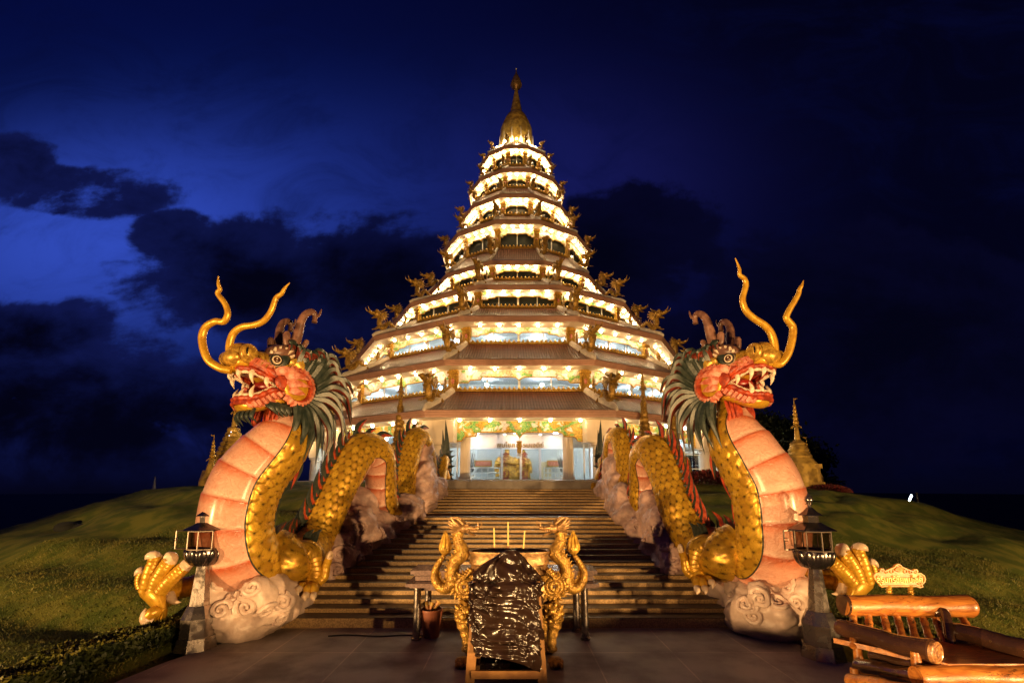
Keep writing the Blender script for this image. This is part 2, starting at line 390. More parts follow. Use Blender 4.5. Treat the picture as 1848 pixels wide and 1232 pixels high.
# painted frieze: gold ground, green dragon coils, white clouds
def frieze_mat(name, gold, sc_=1., cth=.54):
    m_ = bpy.data.materials.new(name); m_.use_nodes = True; t = NT(m_.node_tree); b = t.n['Principled BSDF']
    oc = t.new('ShaderNodeTexCoord').outputs['Object']
    wv = t.new('ShaderNodeTexWave', wave_type='RINGS', bands_direction='Z'); t.inp(wv.inputs['Vector'], oc); wv.inputs['Scale'].default_value = .55*sc_; wv.inputs['Distortion'].default_value = 9; wv.inputs['Detail'].default_value = 2; wv.inputs['Detail Scale'].default_value = 1.4
    coil = t.maprange(wv.outputs['Fac'], .55, .72); edge = t.math('MULTIPLY', t.maprange(wv.outputs['Fac'], .50, .58), t.maprange(wv.outputs['Fac'], .58, .66, 1, 0))
    cloud = t.maprange(t.noise(oc, 1.5*sc_, 3, .5, .6), cth, cth+.06); n_ = t.noise(oc, 7*sc_, 4, .6, 1.5)
    c_ = t.mix(t.maprange(n_, .4, .6), gold, tuple(x*.45 for x in gold))
    c_ = t.mix(coil, c_, t.mix(t.maprange(n_, .42, .58), (.05, .26, .07), (.30, .45, .10)))
    c_ = t.mix(cloud, c_, t.mix(t.maprange(n_, .45, .6), (.80, .74, .70), (.55, .52, .58)))
    c_ = t.mix(t.math('MULTIPLY', edge, .8), c_, (.05, .10, .03))
    t.inp(b.inputs['Base Color'], c_); b.inputs['Roughness'].default_value = .5
    t.inp(b.inputs['Normal'], t.bump(wv.outputs['Fac'], .6, .05)); return m_
M['frieze'] = frieze_mat('painted dragon frieze', (.62, .40, .05), 1.9, .56)
M['frieze_up'] = frieze_mat('painted upper frieze', (.74, .62, .36), 1.1, .47)  # ground and clouds paled to carry the eave lamps' overexposed glow
# roof tiles: barrel rows along the slope
tm = bpy.data.materials.new('roof tiles'); tm.use_nodes = True; t = NT(tm.node_tree); b = t.n['Principled BSDF']
uv = t.new('ShaderNodeUVMap').outputs[0]; s2 = t.new('ShaderNodeSeparateXYZ'); t.inp(s2.inputs[0], uv); U, V_ = s2.outputs[0], s2.outputs[1]
barrel = t.math('ABSOLUTE', t.math('SINE', t.math('MULTIPLY', U, math.pi/.13)))
row = t.math('FRACT', t.math('DIVIDE', V_, .30))
hh = t.math('ADD', t.math('MULTIPLY', barrel, .7), t.math('MULTIPLY', row, -.5))
cell = t.new('ShaderNodeCombineXYZ'); t.inp(cell.inputs[0], t.math('FLOOR', t.math('DIVIDE', U, .13))); t.inp(cell.inputs[1], t.math('FLOOR', t.math('DIVIDE', V_, .30)))
wn = t.new('ShaderNodeTexWhiteNoise'); t.inp(wn.inputs['Vector'], cell.outputs[0])
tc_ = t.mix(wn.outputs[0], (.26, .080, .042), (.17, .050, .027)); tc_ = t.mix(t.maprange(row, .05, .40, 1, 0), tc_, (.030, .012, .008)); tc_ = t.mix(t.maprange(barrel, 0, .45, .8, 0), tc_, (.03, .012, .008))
t.inp(b.inputs['Base Color'], tc_); b.inputs['Roughness'].default_value = .30; t.inp(b.inputs['Normal'], t.bump(hh, 1., .06)); M['tiles'] = tm
LAMP_E = 1.0
M['bulb'] = emit('eave lamp bulb', (1., .68, .35), 190.)
M['bulb_hi'] = emit('upper eave lamp bulb', (1., .70, .38), 100.)
M['bulb_sp'] = emit('spire lamp bulb', (1., .76, .40), 650.); M['bulb_porch'] = emit('porch downlight', (.95, .95, 1.), 260.); M['bulb_in'] = emit('cool room lamp', (.92, .96, 1.), 360.); M['bulb_mid'] = emit('upper room lamp', (.92, .96, 1.), 340.)

RO = [15.87, 13.89, 12.10, 9.65, 6.88, 6.00, 4.59, 3.95, 3.07]      # eave corner radius
ZE = [5.79, 8.59, 11.44, 14.28, 17.23, 20.64, 23.52, 26.0, 28.61]   # eave height
RW = [14.2, 12.7, 10.95, 9.1, 6.35, 5.2, 3.85, 3.3, 2.5]            # wall corner radius of each storey
RISE = [1.50, 1.70, 1.65, 1.85, 1.75, 1.65, 1.35, 1.30, 1.75]
ZB = [ZT]+[ZE[k]+RISE[k] for k in range(8)]                         # foot of each storey's wall
FA = [.30, .28, .28, .27, .27, .27, .25, .24, .22]                  # fascia height
FRZ = [.92, .66, .52, .50, .50, .66, .52, .50, .46]                 # frieze height at its ends
pg = root('pagoda', (CX, DC, ZT), 'nine storey twelve sided pagoda with tiled eaves and rows of glowing lamps', 'pagoda')
def ang(i): return R(-90+15+30*i)         # corner i; face k lies between corners k-1 and k
def cor(i, r, z): a = ang(i); return Vector((CX+r*math.cos(a), DC+r*math.sin(a), z))
class Face:
    def __init__(s, k, rad):
        a = R(-90+30*k); s.n = Vector((math.cos(a), math.sin(a), 0)); s.t = Vector((-math.sin(a), math.cos(a), 0)); s.ap = rad*math.cos(R(15)); s.hw = rad*math.sin(R(15))
    def p(s, x, z, out=0.): return Vector((CX, DC, 0))+s.n*(s.ap+out)+s.t*x+Vector((0, 0, z))
UP = Vector((0, 0, 1))
def ring12(g, prof, m=0):
    """12-sided ring from (radius, z) rows"""
    vs = [cor(i, r_, z_) for r_, z_ in prof for i in range(12)]; N = len(prof)
    g.add(vs, [(j*12+i, j*12+(i+1) % 12, (j+1)*12+(i+1) % 12, (j+1)*12+i) for j in range(N-1) for i in range(12)], m)
def roof_mesh(k):
    """tiled slopes of roof k with (metres along, metres up the slope) UVs"""
    r0, r1, z0, z1 = RO[k]+.04, (RW[k+1] if k < 8 else 1.36)+.02, ZE[k]+.03, ZE[k]+RISE[k]
    vs, fs, uvs = [], [], []; L = math.hypot(r0-r1, z1-z0); n = 5
    for i in range(12):
        b0 = len(vs)
        for j in range(n+1):
            q = j/n; r_ = r0+(r1-r0)*q; z_ = z0+(z1-z0)*(q*.82+.18*q*q); vs += [cor(i-1, r_, z_), cor(i, r_, z_)]; h = r_*math.sin(R(15)); uvs += [(-h+200, q*L), (h+200, q*L)]
        fs += [(b0+2*j, b0+2*j+1, b0+2*j+3, b0+2*j+2) for j in range(n)]
    me = bpy.data.meshes.new('roof'); me.from_pydata([tuple(v-OFF[pg]) for v in vs], [], fs); me.materials.append(M['tiles'])
    u = me.uv_layers.new(name='UVMap')
    for lp in me.loops: u.data[lp.index].uv = uvs[lp.vertex_index]
    o = bpy.data.objects.new('roof', me); col.objects.link(o); o.parent = pg; OFF[o] = OFF[pg]; return o
def frieze_poly(hw, h, steps=True):
    """lower edge steps up from the ends and dips to a point in the middle"""
    L = [(-hw, 0), (-hw, -h), (-hw*.84, -h), (-hw*.82, -h*.86), (-hw*.80, -h*.78), (-hw*.64, -h*.76), (-hw*.62, -h*.60), (-hw*.58, -h*.55), (-hw*.10, -h*.55), (-hw*.05, -h*.60), (0, -h*.82)]
    return L+[(-x, y) for x, y in reversed(L[:-1])]
VIS = range(-3, 4)
bulbs_ind = []; bulb_more = G(); roofs = []
lamp_me = None
for k in range(9):
    rw, zb = RW[k], ZB[k]; zs = ZE[k]-FA[k]; sc_k = RO[k]/15.87
    # roof, fascia, soffit
    rf = roof_mesh(k); roofs.append(rf)
    g = G(); f_ = FA[k]; ring12(g, [(RO[k]+.02, ZE[k]+.02), (RO[k]+.05, ZE[k]-.01), (RO[k]+.05, ZE[k]-f_*.28), (RO[k], ZE[k]-f_*.34), (RO[k], ZE[k]-f_*.62), (RO[k]-.05, ZE[k]-f_*.68), (RO[k]-.06, zs)])
    g.build('fascia', M['fascia'], rf, smooth=20)
    g = G(); ring12(g, [(RO[k]-.06, zs), (RO[k]-.10, zs+.03), (rw-.05, zs+.10)]); g.build('soffit', M['soffit'], rf, smooth=0)
    # hip ridges
    r1 = (RW[k+1] if k < 8 else 1.36)
    for i in range(-4, 4):
        a, b_ = cor(i, RO[k]+.10, ZE[k]+.02), cor(i, r1, ZE[k]+RISE[k]+.02); mid = a.lerp(b_, .5)-Vector((0, 0, .05))
        g = G(); g.tube([a, a.lerp(b_, .08), mid, b_], [.06, .13*sc_k+.04, .13*sc_k+.05, .13*sc_k+.05], n=6, flat=(1.2, .9), up=(0, 0, 1)); g.build('hip_ridge', M['white_r'], rf)
    # storey: parapet, beam, corner piers
    zf = zs+.06; fh = FRZ[k]
    g = G()
    if k > 0: ring12(g, [(rw+.05, zb-.25), (rw+.05, zb+.10), (rw-.12, zb+.10), (rw-.12, zb-.25)])
    ring12(g, [(rw-.10, zf-fh*.5), (rw-.02, zf-fh*.5), (rw-.02, zf+.1), (rw-.10, zf+.1)])
    wall = g.build('storey_wall', M['cream'], pg, smooth=0)
    if k < 3:
        g = G(); dp_ = 3.0 if k else 5.2; ring12(g, [(rw-dp_, zb-.05), (rw-dp_, zf+.05)], 0); ring12(g, [(rw-.12, zf-.05), (rw-dp_, zf-.05)], 0); ring12(g, [(rw-.05, zb-.06 if k else ZT+.02), (rw-dp_, zb-.06 if k else ZT+.02)], 0)
        g.build('room', M['room'], pg, smooth=0)
    for i in range(-4, 4):
        a = ang(i); rot = Matrix.Rotation(a, 3, 'Z'); c_ = cor(i, rw-.02, 0); hgt = zf-zb
        if k == 0:
            g = G(); g.tube([c_+UP*ZT, c_+UP*(ZT+.12)], [.42, .42], n=20); g.tube([c_+UP*(ZT+.12), c_+UP*(zf-1.15), c_+UP*(zf-1.1), c_+UP*(zf-1.0)], [.34, .32, .40, .40], n=20)
            g.box(c_+UP*(zf-.48), (.62, 1.55, 1.06), rot); g.build('column', M['cream'], pg)
        else:
            wd = .30*(.45+.55*sc_k)
            g = G(); g.box(c_+UP*(zb+hgt*.5), (wd, wd*1.5, hgt), rot); g.box(c_+UP*(zb+.10), (wd+.12, wd*1.5+.12, .2), rot); g.box(c_+UP*(zf-.14), (wd+.14, wd*1.5+.14, .12), rot); g.box(c_+UP*(zf-.34), (wd+.08, wd*1.5+.08, .10), rot)
            for s_ in (-1, 1): g.box(c_+rot @ Vector((-.02, s_*wd*.86, 0))+UP*(zb+hgt*.5), (wd*.6, wd*.16, hgt*.98), rot)
            cl_ = g.build('column', M['gold_bright'], pg, smooth=0)
            g = G(); g.ell(c_+rot @ Vector((wd*.5, 0, 0))+UP*(zb+hgt*.45), (.03, wd*.32, wd*.55), rot, 8, 6); g.build('lotus_boss', M['pink'], cl_)
    for kk in VIS:
        F = Face(kk, rw); hw = F.hw-(.50 if k == 0 else .22*sc_k+.06)
        # frieze with gilt edge
        poly = frieze_poly(hw, fh)
        g = G(); g.prism(poly, F.p(0, zf, .05), F.t, UP, -F.n, .06); fr = g.build('frieze_panel', M['frieze'] if k < 1 else M['frieze_up'], pg, smooth=0)
        g = G(); low = poly[1:-1]; g.tube([F.p(x, zf+y, .055) for x, y in low], .035, n=6); g.build('gilt_edge', M['gold_bright'], fr)
        # window band
        z0, z1 = zb+(.10 if k else .03), zf-fh*.45
        if not (k == 0 and kk == 0):
            pm_ = M['glass'] if k < 3 else M['pane_dark']; wh = F.hw-.06
            g = G(); g.box(F.p(0, (z0+z1)/2, -.14), (2*wh, .02, z1-z0), Matrix((F.t, F.n, UP)).transposed()); wi = g.build('window', pm_, pg, smooth=0)
            nm = 5 if k == 0 else (4 if k < 4 else 2); rot = Matrix((F.t, F.n, UP)).transposed()
            g = G()
            for q in range(1, nm):
                x = -wh+2*wh*q/nm; thick = (.11 if q == nm//2 and nm == 4 else .055)*(1 if k < 6 else .8); g.box(F.p(x, (z0+z1)/2, -.11), (thick, .05, z1-z0), rot)
            if k == 0:
                for q in (.30, .62): g.box(F.p(0, z0+(z1-z0)*q, -.112), (2*wh, .035, .04), rot)
            g.box(F.p(0, z0+.03, -.11), (2*wh, .06, .06), rot); g.build('mullion', M['mullion'], wi, smooth=0)
        # lamps under the eave
        n_b = [5, 5, 5, 5, 5, 4, 4, 3, 3][k]; Fe = Face(kk, RO[k]); fr_ = .42 if k < 3 else .45
        for q in range(n_b):
            x = (q-(n_b-1)/2)/max(1, n_b)*2*(F.hw*.92); ap = F.ap+(Fe.ap-F.ap)*fr_; pos = Vector((CX, DC, 0))+F.n*ap+F.t*x+UP*(zs+.0)
            rad = (.062 if k < 3 else .085 if k < 4 else .075)
            if len(bulbs_ind) < 100 and -2 <= kk <= 2 and k < 4:
                bulbs_ind.append(1); g = G(); g.ell(pos, (rad, rad, rad*.9), None, 10, 8); g.lathe([(rad*1.25, .03), (rad*1.25, .07)], 12, pos); g.m = [0]*80+[1]*(len(g.m)-80)
                g.build('eave_lamp', [M['bulb'] if k < 3 else M['bulb_hi'], M['mullion']], pg)
            else: bulb_more.ell(pos, (rad, rad, rad*.9), None, 8, 6, 1 if k < 3 else 0)
        if k in (0, 1, 2):
            for x in ((-.52, .38) if k else (-.62, -.2, .3, .7)):
                g = G(); g.ell(F.p(x*F.hw, zf-.40 if k else zf-.25, -1.5 if k else -2.5), .085, None, 10, 8); g.build('room_lamp', M['bulb_mid'] if k else M['bulb_in'], pg)
    # lotus balustrade at the wall foot
    if k > 0:
        g = G()
        for kk in VIS:
            F = Face(kk, rw+.12); n_ = max(5, int(2*F.hw/.24)); rot = Matrix((F.t, F.n, UP)).transposed()
            g.box(F.p(0, zb+.0, 0), (2*F.hw, .10, .08), rot)
            for q in range(n_): c_ = F.p((q+.5)/n_*2*F.hw-F.hw, zb+.16, 0); g.lathe([(.04, -.12), (.085, -.08), (.08, -.04), (.03, .03), (.005, .06)], 6, c_)
        g.build('lotus_rail', M['gold_bright'], pg)
tag(bulb_more.build('eave_lamp', [M['bulb_hi'], M['bulb']], pg), kind='stuff')

# hip dragons: one mesh, copied to every visible corner
def small_dragon():
    g = G(); path = crom([(-.95, 0, .75), (-.85, 0, .45), (-.62, 0, .22), (-.25, 0, .36), (-.02, 0, .46), (.16, 0, .20), (.34, 0, .08), (.50, 0, .24), (.50, 0, .52), (.56, 0, .74)], 34)
    rad = np.interp(np.linspace(0, 1, 34), [0, .1, .3, .6, .85, 1], [.03, .05, .08, .11, .13, .11])
    g.tube([Vector(p) for p in path], list(rad), n=9)
    for i in range(3, 31):                                        # back fins
        p = Vector(path[i]); tn = (Vector(path[min(33, i+1)])-Vector(path[i-1])).normalized(); nr = Vector((-tn.z, 0, tn.x))
        g.tube([p+nr*rad[i]*.8, p+nr*(rad[i]+.10)-tn*.05], [.035, .004], n=4, flat=(1, .4))
    g.ell((-1.0, 0, .92), (.09, .06, .20), Matrix.Rotation(-.25, 3, 'Y'), 8, 8); g.tube([(-1.0, 0, 1.05), (-.94, 0, 1.28)], [.06, .003], n=6)
    rot = Matrix.Rotation(-.05, 3, 'Y')                           # head: snout, jaw, brow, horns, mane
    g.ell((.60, 0, .76), (.24, .17, .20), rot, 12, 8); g.ell((.84, 0, .74), (.25, .13, .095), rot, 12, 8); g.ell((1.04, 0, .79), (.09, .12, .09), None, 8, 6); g.ell((.76, 0, .55), (.22, .10, .05), Matrix.Rotation(.42, 3, 'Y'), 10, 6)
    for s_ in (-1, 1):
        g.ell((.72, s_*.13, .88), (.08, .07, .08), None, 8, 6); g.tube(crom([(.52, s_*.10, .90), (.38, s_*.14, .98), (.26, s_*.16, 1.12)], 6), [.05, .046, .04, .034, .025, .008], n=6)
        g.tube(crom([(1.02, s_*.08, .78), (1.16, s_*.13, .84), (1.22, s_*.14, .98)], 7), [.03, .03, .027, .024, .02, .014, .005], n=5)
        for q in range(6): a = .9+q*.42; g.tube([(.50, s_*.13, .72), (.50-.24*math.sin(a), s_*.20, .72+.24*math.cos(a)), (.50-.42*math.sin(a), s_*.20, .74+.36*math.cos(a))], [.085, .065, .006], n=5, flat=(1, .5))
        g.tube(crom([(.40, s_*.10, .16), (.55, s_*.22, .06), (.68, s_*.20, .0)], 5), [.06, .055, .05, .045, .03], n=6)
        for q in (-1, 0, 1): g.tube([(.66, s_*.20+q*.04, .02), (.78, s_*.20+q*.07, -.02)], [.03, .006], n=5)
        g.tube(crom([(-.45, s_*.08, .26), (-.40, s_*.18, .10), (-.30, s_*.17, .0)], 5), [.05, .05, .045, .04, .03], n=6)
    return g
sd = small_dragon(); first = None
for k in range(9):
    s_ = [1.22, 1.22, 1.18, 1.12, 1.02, .84, .72, .62, .54][k]
    for i in range(-4, 4):
        a = ang(i); r1 = (RW[k+1] if k < 8 else 1.36); f_ = .30
        if first is None: first = o = sd.build('dragon_finial', M['gold_dull'], pg)
        else: o = first.copy(); col.objects.link(o); o.parent = pg
        if first is o:
            me = o.data; me.transform(Matrix.Translation(OFF[pg]))  # mesh back to its own origin
        base = cor(i, RO[k]+(r1-RO[k])*f_, ZE[k]+RISE[k]*f_+.03)-OFF[pg]; o.location = base; o.rotation_euler = (0, 0, a); o.scale = (s_, s_, s_)
# crown: drum, bell, ringed spire, umbrella
def zpx(py): return P(924, py, DC).z
sp = G(); k_ = DC/FPX
zz = lambda py: zpx(py)
prof = [(1.40, ZE[8]+RISE[8]-.05), (1.33, zz(241)), (1.31, zz(236)), (1.16, zz(234.5)), (1.22, zz(231)), (1.04, zz(229)), (1.12, zz(225.5)), (.96, zz(223)), (.99, zz(221)), (.94, zz(217)), (.80, zz(212)), (.63, zz(208)), (.50, zz(205.5)), (.50, zz(202))]
for q in range(13):
    y0 = 201-q*2.75; r_ = .47-q*.0255; prof += [(r_+.022, zz(y0)), (r_-.012, zz(y0-1.8))]
prof += [(.15, zz(165)), (.12, zz(161)), (.13, zz(160))]
g = G(); g.lathe(prof, 40, (CX, DC, 0)); spire = g.build('spire', M['old_gold'], pg, smooth=35)
g = G(); g.lathe([(.05, zz(163)), (.36, zz(158)), (.47, zz(153)), (.42, zz(148)), (.34, zz(147)), (.33, zz(143)), (.24, zz(142)), (.22, zz(138)), (.14, zz(136)), (.06, zz(130)), (.02, zz(126))], 24, (CX, DC, 0))
for q in range(16): a = q*math.pi/8; g.tube([(CX+.47*math.cos(a), DC+.47*math.sin(a), zz(153)), (CX+.46*math.cos(a), DC+.46*math.sin(a), zz(157))], [.04, .005], n=4)
g.build('umbrella_finial', M['bronze'], spire); g = G(); g.ell((CX, DC, zz(125)), .07, None, 10, 8); g.build('tip_jewel', M['mullion'], spire)
for i in range(-4, 4):
    g = G(); c_ = cor(i, 1.42, 0); z_ = ZE[8]+RISE[8]; g.lathe([(.16, z_-.1), (.16, z_+.12), (.10, z_+.16), (.12, z_+.3), (.05, z_+.5), (.03, z_+.95), (.008, z_+1.3)], 10, c_); g.build('small_spire', M['white_r'], pg)

for i in range(-4, 4):
    g = G(); c_ = cor(i+.5, 1.85, 0); z_ = ZE[8]+RISE[8]*.76; g.ell(c_+UP*(z_+.16), .07, None, 8, 6, 0); g.lathe([(.05, z_-.05), (.05, z_+.10)], 8, c_, 1); g.build('spire_lamp', [M['bulb_sp'], M['gold_bright']], pg)
# entrance: recess, doors, statues
Fd = Face(0, RW[0]); yd = DC-Fd.ap; REC = 1.7; yb = yd+REC
zdt = P(924, 808, yb).z; zc = ZE[0]-FA[0]-.35
g = G(); xr = lambda px, d=yb: P(px, 800, d).x
dl, dr = xr(842), xr(1021)
g.box(((xr(806)+dl)/2+.0, yb+.05, ZT+.9), (.01, .1, .01))
g.box(((dl+dr)/2, yb+.06, (zdt+zc)/2), (dr-dl+4.2, .12, zc-zdt))
g.box(((dl+dr)/2, (yd+yb)/2+.1, zc+.05), (7.4, REC-.1, .08)); g.build('door_surround', M['cream'], pg, smooth=0)
for px in (839.5, 1025):
    x = P(px, 830, yd+.35).x; g = G(); g.box((x, yd+.35, ZT+.10), (.56, .56, .20)); fl = 20
    vs = []
    for z_ in (ZT+.2, zc):
        for q in range(fl*2): a = q*math.pi/fl; r_ = .235 if q % 2 else .21; vs.append((x+r_*math.cos(a), yd+.35+r_*math.sin(a), z_))
    g.add(vs, [(q, (q+1) % (2*fl), 2*fl+(q+1) % (2*fl), 2*fl+q) for q in range(2*fl)]); g.build('fluted_column', M['cream'], pg, smooth=0)
dx = [dl, xr(906), xr(940), xr(974), dr]; zc2 = zdt
for q in range(4):
    w_ = dx[q+1]-dx[q]; name = 'door' if q in (1, 2) else 'window'
    g = G(); g.box(((dx[q]+dx[q+1])/2, yb, (ZT+zc2)/2), (w_-.04, .015, zc2-ZT)); o = g.build(name, M['glass'], pg, smooth=0)
    g = G()
    for x in (dx[q]+.03, dx[q+1]-.03): g.box((x, yb-.03, (ZT+zc2)/2), (.055, .05, zc2-ZT))
    g.box(((dx[q]+dx[q+1])/2, yb-.03, zc2-.03), (w_-.12, .05, .055)); g.build('frame', M['steel_fr'], o, smooth=0)
for s_, px0, px1 in ((-1, 808, 833), (1, 1034, 1067)):
    x0, x1 = P(px0, 830, yd+.3).x, P(px1, 830, yd+.3).x
    g = G(); g.box(((x0+x1)/2, yd+.55, (ZT+zc)/2), (x1-x0, .015, zc-ZT)); o = g.build('window', M['glass'], pg, smooth=0)
    g = G()
    for x in (x0+.03, (x0*.35+x1*.65), x1-.03): g.box((x, yd+.52, (ZT+zc)/2), (.06, .05, zc-ZT))
    g.build('frame', M['steel_fr'], o, smooth=0)
for q in (-1.9, 0, 1.9):
    g = G(); g.lathe([(.09, 0), (.10, .03)], 14, ((dl+dr)/2+q, yd+.95, zc-.03)); g.build('porch_lamp', M['bulb_porch'], pg)
def text(name, body, loc, size, m, parent=None, rot=(R(90), 0, 0), ext=.01, align='CENTER', sx_=1., off_=0.):
    c_ = bpy.data.curves.new(name, 'FONT'); c_.body = body; c_.size = size; c_.extrude = ext; c_.offset = off_; c_.align_x = align; c_.align_y = 'CENTER'
    o = bpy.data.objects.new(name, c_); col.objects.link(o); bpy.context.view_layer.update()
    dg = bpy.context.evaluated_depsgraph_get(); me = bpy.data.meshes.new_from_object(o.evaluated_get(dg)); bpy.data.objects.remove(o)
    if len(me.vertices) == 0: print('EMPTY TEXT', body)
    me.materials.clear(); me.materials.append(m); o = bpy.data.objects.new(name, me); col.objects.link(o); o.rotation_euler = rot; o.scale = (sx_, 1, 1)
    off = OFF[parent]; o.location = Vector(loc)-off
    if parent is not None: o.parent = parent
    OFF[o] = off; return o
M['redtxt'] = mat('red lettering', (.13, .012, .010), .5)
for px in (913, 947):
    for q, ch in enumerate('金頂舍利塔'): text('door_character', ch, P(px, 821.5+q*11.3, yb-.06), .31, M['redtxt'], pg, ext=.008, off_=.011)
text('lettering', 'พบโชคธรรมเจดีย์', P(939, 803, yb-.06), .34, M['gold_dull'], pg, ext=.02, sx_=1.)
# hanging gilt banner lamp in the porch
g = G(); x = P(937, 800, yd+.5).x; z_ = P(937, 796, yd+.5).z
g.box((x, yd+.5, z_-.02), (.28, .28, .05)); g.box((x, yd+.5, z_-.30), (.20, .20, .5))
for q in range(9): g.box((x-.09+q*.0225, yd+.39, z_-.62), (.014, .02, .18))
g.tube([(x, yd+.5, z_), (x, yd+.5, zc)], .012, n=6); hl = g.build('hanging_lantern', M['gold_bright'], smooth=0); tag(hl, 'gilt tasselled lantern hanging in the pagoda doorway', 'lantern')
# two robed statues behind the doors
M['robe'] = mat('saffron gilt robe', (.80, .42, .05), .4, .1, (.40, .19, .025), 5, .4, 30, .02)
def statue(px, hgt, wid, label, lean):
    d = yb+2.5; c_ = P(px, 868, d); x = c_.x; s_ = root('statue', (x, d, ZT), label, 'statue')
    g = G(); g.lathe([(wid*1.05, 0), (wid*1.05, hgt*.10), (wid*.9, hgt*.13), (wid*.95, hgt*.17), (wid*.8, hgt*.19)], 20, (x, d, ZT)); g.build('plinth', M['gold_dull'], s_)
    prof = []; rings = []
    for q, (zq, rx, ry) in enumerate([(hgt*.18, .86, .62), (hgt*.33, .84, .62), (hgt*.49, .72, .52), (hgt*.62, .62, .44), (hgt*.70, .66, .42), (hgt*.79, .55, .36), (hgt*.84, .22, .22), (hgt*.87, .18, .19)]):
        rings.append([Vector((x+rx*wid*math.cos(a)*(1+.05*math.sin(9*a)), d+ry*wid*math.sin(a)*(1+.05*math.sin(9*a)), ZT+zq)) for a in np.linspace(0, 2*math.pi, 36, endpoint=False)])
    g = G(); g.loft(rings); g.ell((x, d-.02, ZT+hgt*.93), (.08*hgt, .085*hgt, .105*hgt), None, 16, 12)
    for q in (-1, 1):
        g.tube(crom([(x+q*wid*.52, d, ZT+hgt*.77), (x+q*wid*.80, d-.1, ZT+hgt*.62), (x+q*wid*.35, d-.42, ZT+hgt*.60), (x+q*.05, d-.46, ZT+hgt*.66)], 12), list(np.linspace(.16, .08, 12)*hgt/2.3), n=10)
        g.tube(crom([(x+q*wid*.7, d-.1, ZT+hgt*.66), (x+q*wid*.8, d-.15, ZT+hgt*.49), (x+q*wid*.75, d-.12, ZT+hgt*.33)], 8), list(np.linspace(.16, .22, 8)*hgt/2.3), n=10)
        g.ell((x+q*.07, d-.21, ZT+hgt*.945), (.03, .012, .012), None, 8, 6)
    g.ell((x, d-.215, ZT+hgt*.915), (.03, .035, .05), None, 8, 6); g.ell((x, d-.2, ZT+hgt*.875), (.05, .02, .012), None, 8, 6)
    g.build('figure', M['robe'], s_); g = G(); g.lathe([(.13, ZT+hgt), (.15, ZT+hgt+.02), (.10, ZT+hgt+.10), (.02, ZT+hgt+.17)], 16, (x, d, 0)); g.build('crown', M['gold_bright'], s_)
statue(915, 1.75, .72, 'large golden robed statue behind the left glass door', 0)
statue(945, 1.65, .42, 'slimmer golden robed statue behind the right glass door', 0)

# furnishings of the hall seen through the doors
dr_ = yb+3.2; g = G(); a, b_ = P(977, 860, dr_), P(996, 833, dr_); g.box(((a.x+b_.x)/2, dr_, (ZT+b_.z)/2), (b_.x-a.x, .05, b_.z-ZT)); g.box(((a.x+b_.x)/2, dr_-.03, (ZT+b_.z)/2), (b_.x-a.x-.1, .03, b_.z-ZT-.1)); tag(g.build('screen', mat('cream screen', (.78, .62, .36), .6), smooth=0), 'pale yellow upright screen inside the hall to the right of the statues', 'screen')
for s_, px0, px1, lb_ in ((-1, 848, 902, 'low white railing inside the hall on the left of the statues'), (1, 982, 1016, 'low white railing inside the hall on the right of the statues')):
    g = G(); d_ = yb+1.4; x0, x1 = P(px0, 850, d_).x, P(px1, 850, d_).x
    for z_ in (.25, .5, .75): g.tube([(x0, d_, ZT+z_), (x1, d_, ZT+z_)], .03, n=6)
    for q in range(6): x = x0+(x1-x0)*q/5; g.tube([(x, d_, ZT), (x, d_, ZT+.78)], .03, n=6)
    tag(g.build('railing', M['mullion']), lb_, 'railing')
for px, lb_ in ((848, 'dark leafy pot plant inside the hall beside the left column'), (1016, 'dark leafy pot plant inside the hall beside the right column')):
    d_ = yb+2.0; c_ = P(px, 850, d_); rt_ = root('pot_plant', (c_.x, d_, ZT), lb_, 'plant'); g = G(); g.lathe([(.18, 0), (.24, .4), (.0, .4)], 14, (c_.x, d_, ZT)); g.build('pot', M['cream'], rt_); g = G(); r_ = random.Random(px)
    for q in range(60): a = r_.uniform(0, 6.28); e_ = Vector((math.cos(a)*r_.uniform(.1, .42), math.sin(a)*.3, r_.uniform(.3, 1.35))); g.tube([(c_.x, d_, ZT+.4), Vector((c_.x, d_, ZT+.4))+e_*.6, Vector((c_.x, d_, ZT+.4))+e_], [.012, .05, .004], n=4, flat=(.3, 1))
    g.build('foliage', M['green'], rt_)
for px, py, lb_ in ((872, 836, 'small red and gold shrine cabinet on the hall wall to the left'), (982, 836, 'small red and gold shrine cabinet on the hall wall to the right')):
    d_ = yb+3.0; c_ = P(px if px < 900 else 1003, py, d_); g = G(); g.box(c_, (1.0, .1, .36)); g.box(c_+Vector((0, -.06, 0)), (.86, .03, .24), m=1); tag(g.build('wall_cabinet', [M['gold_bright'], M['pink']], smooth=0), lb_, 'cabinet')
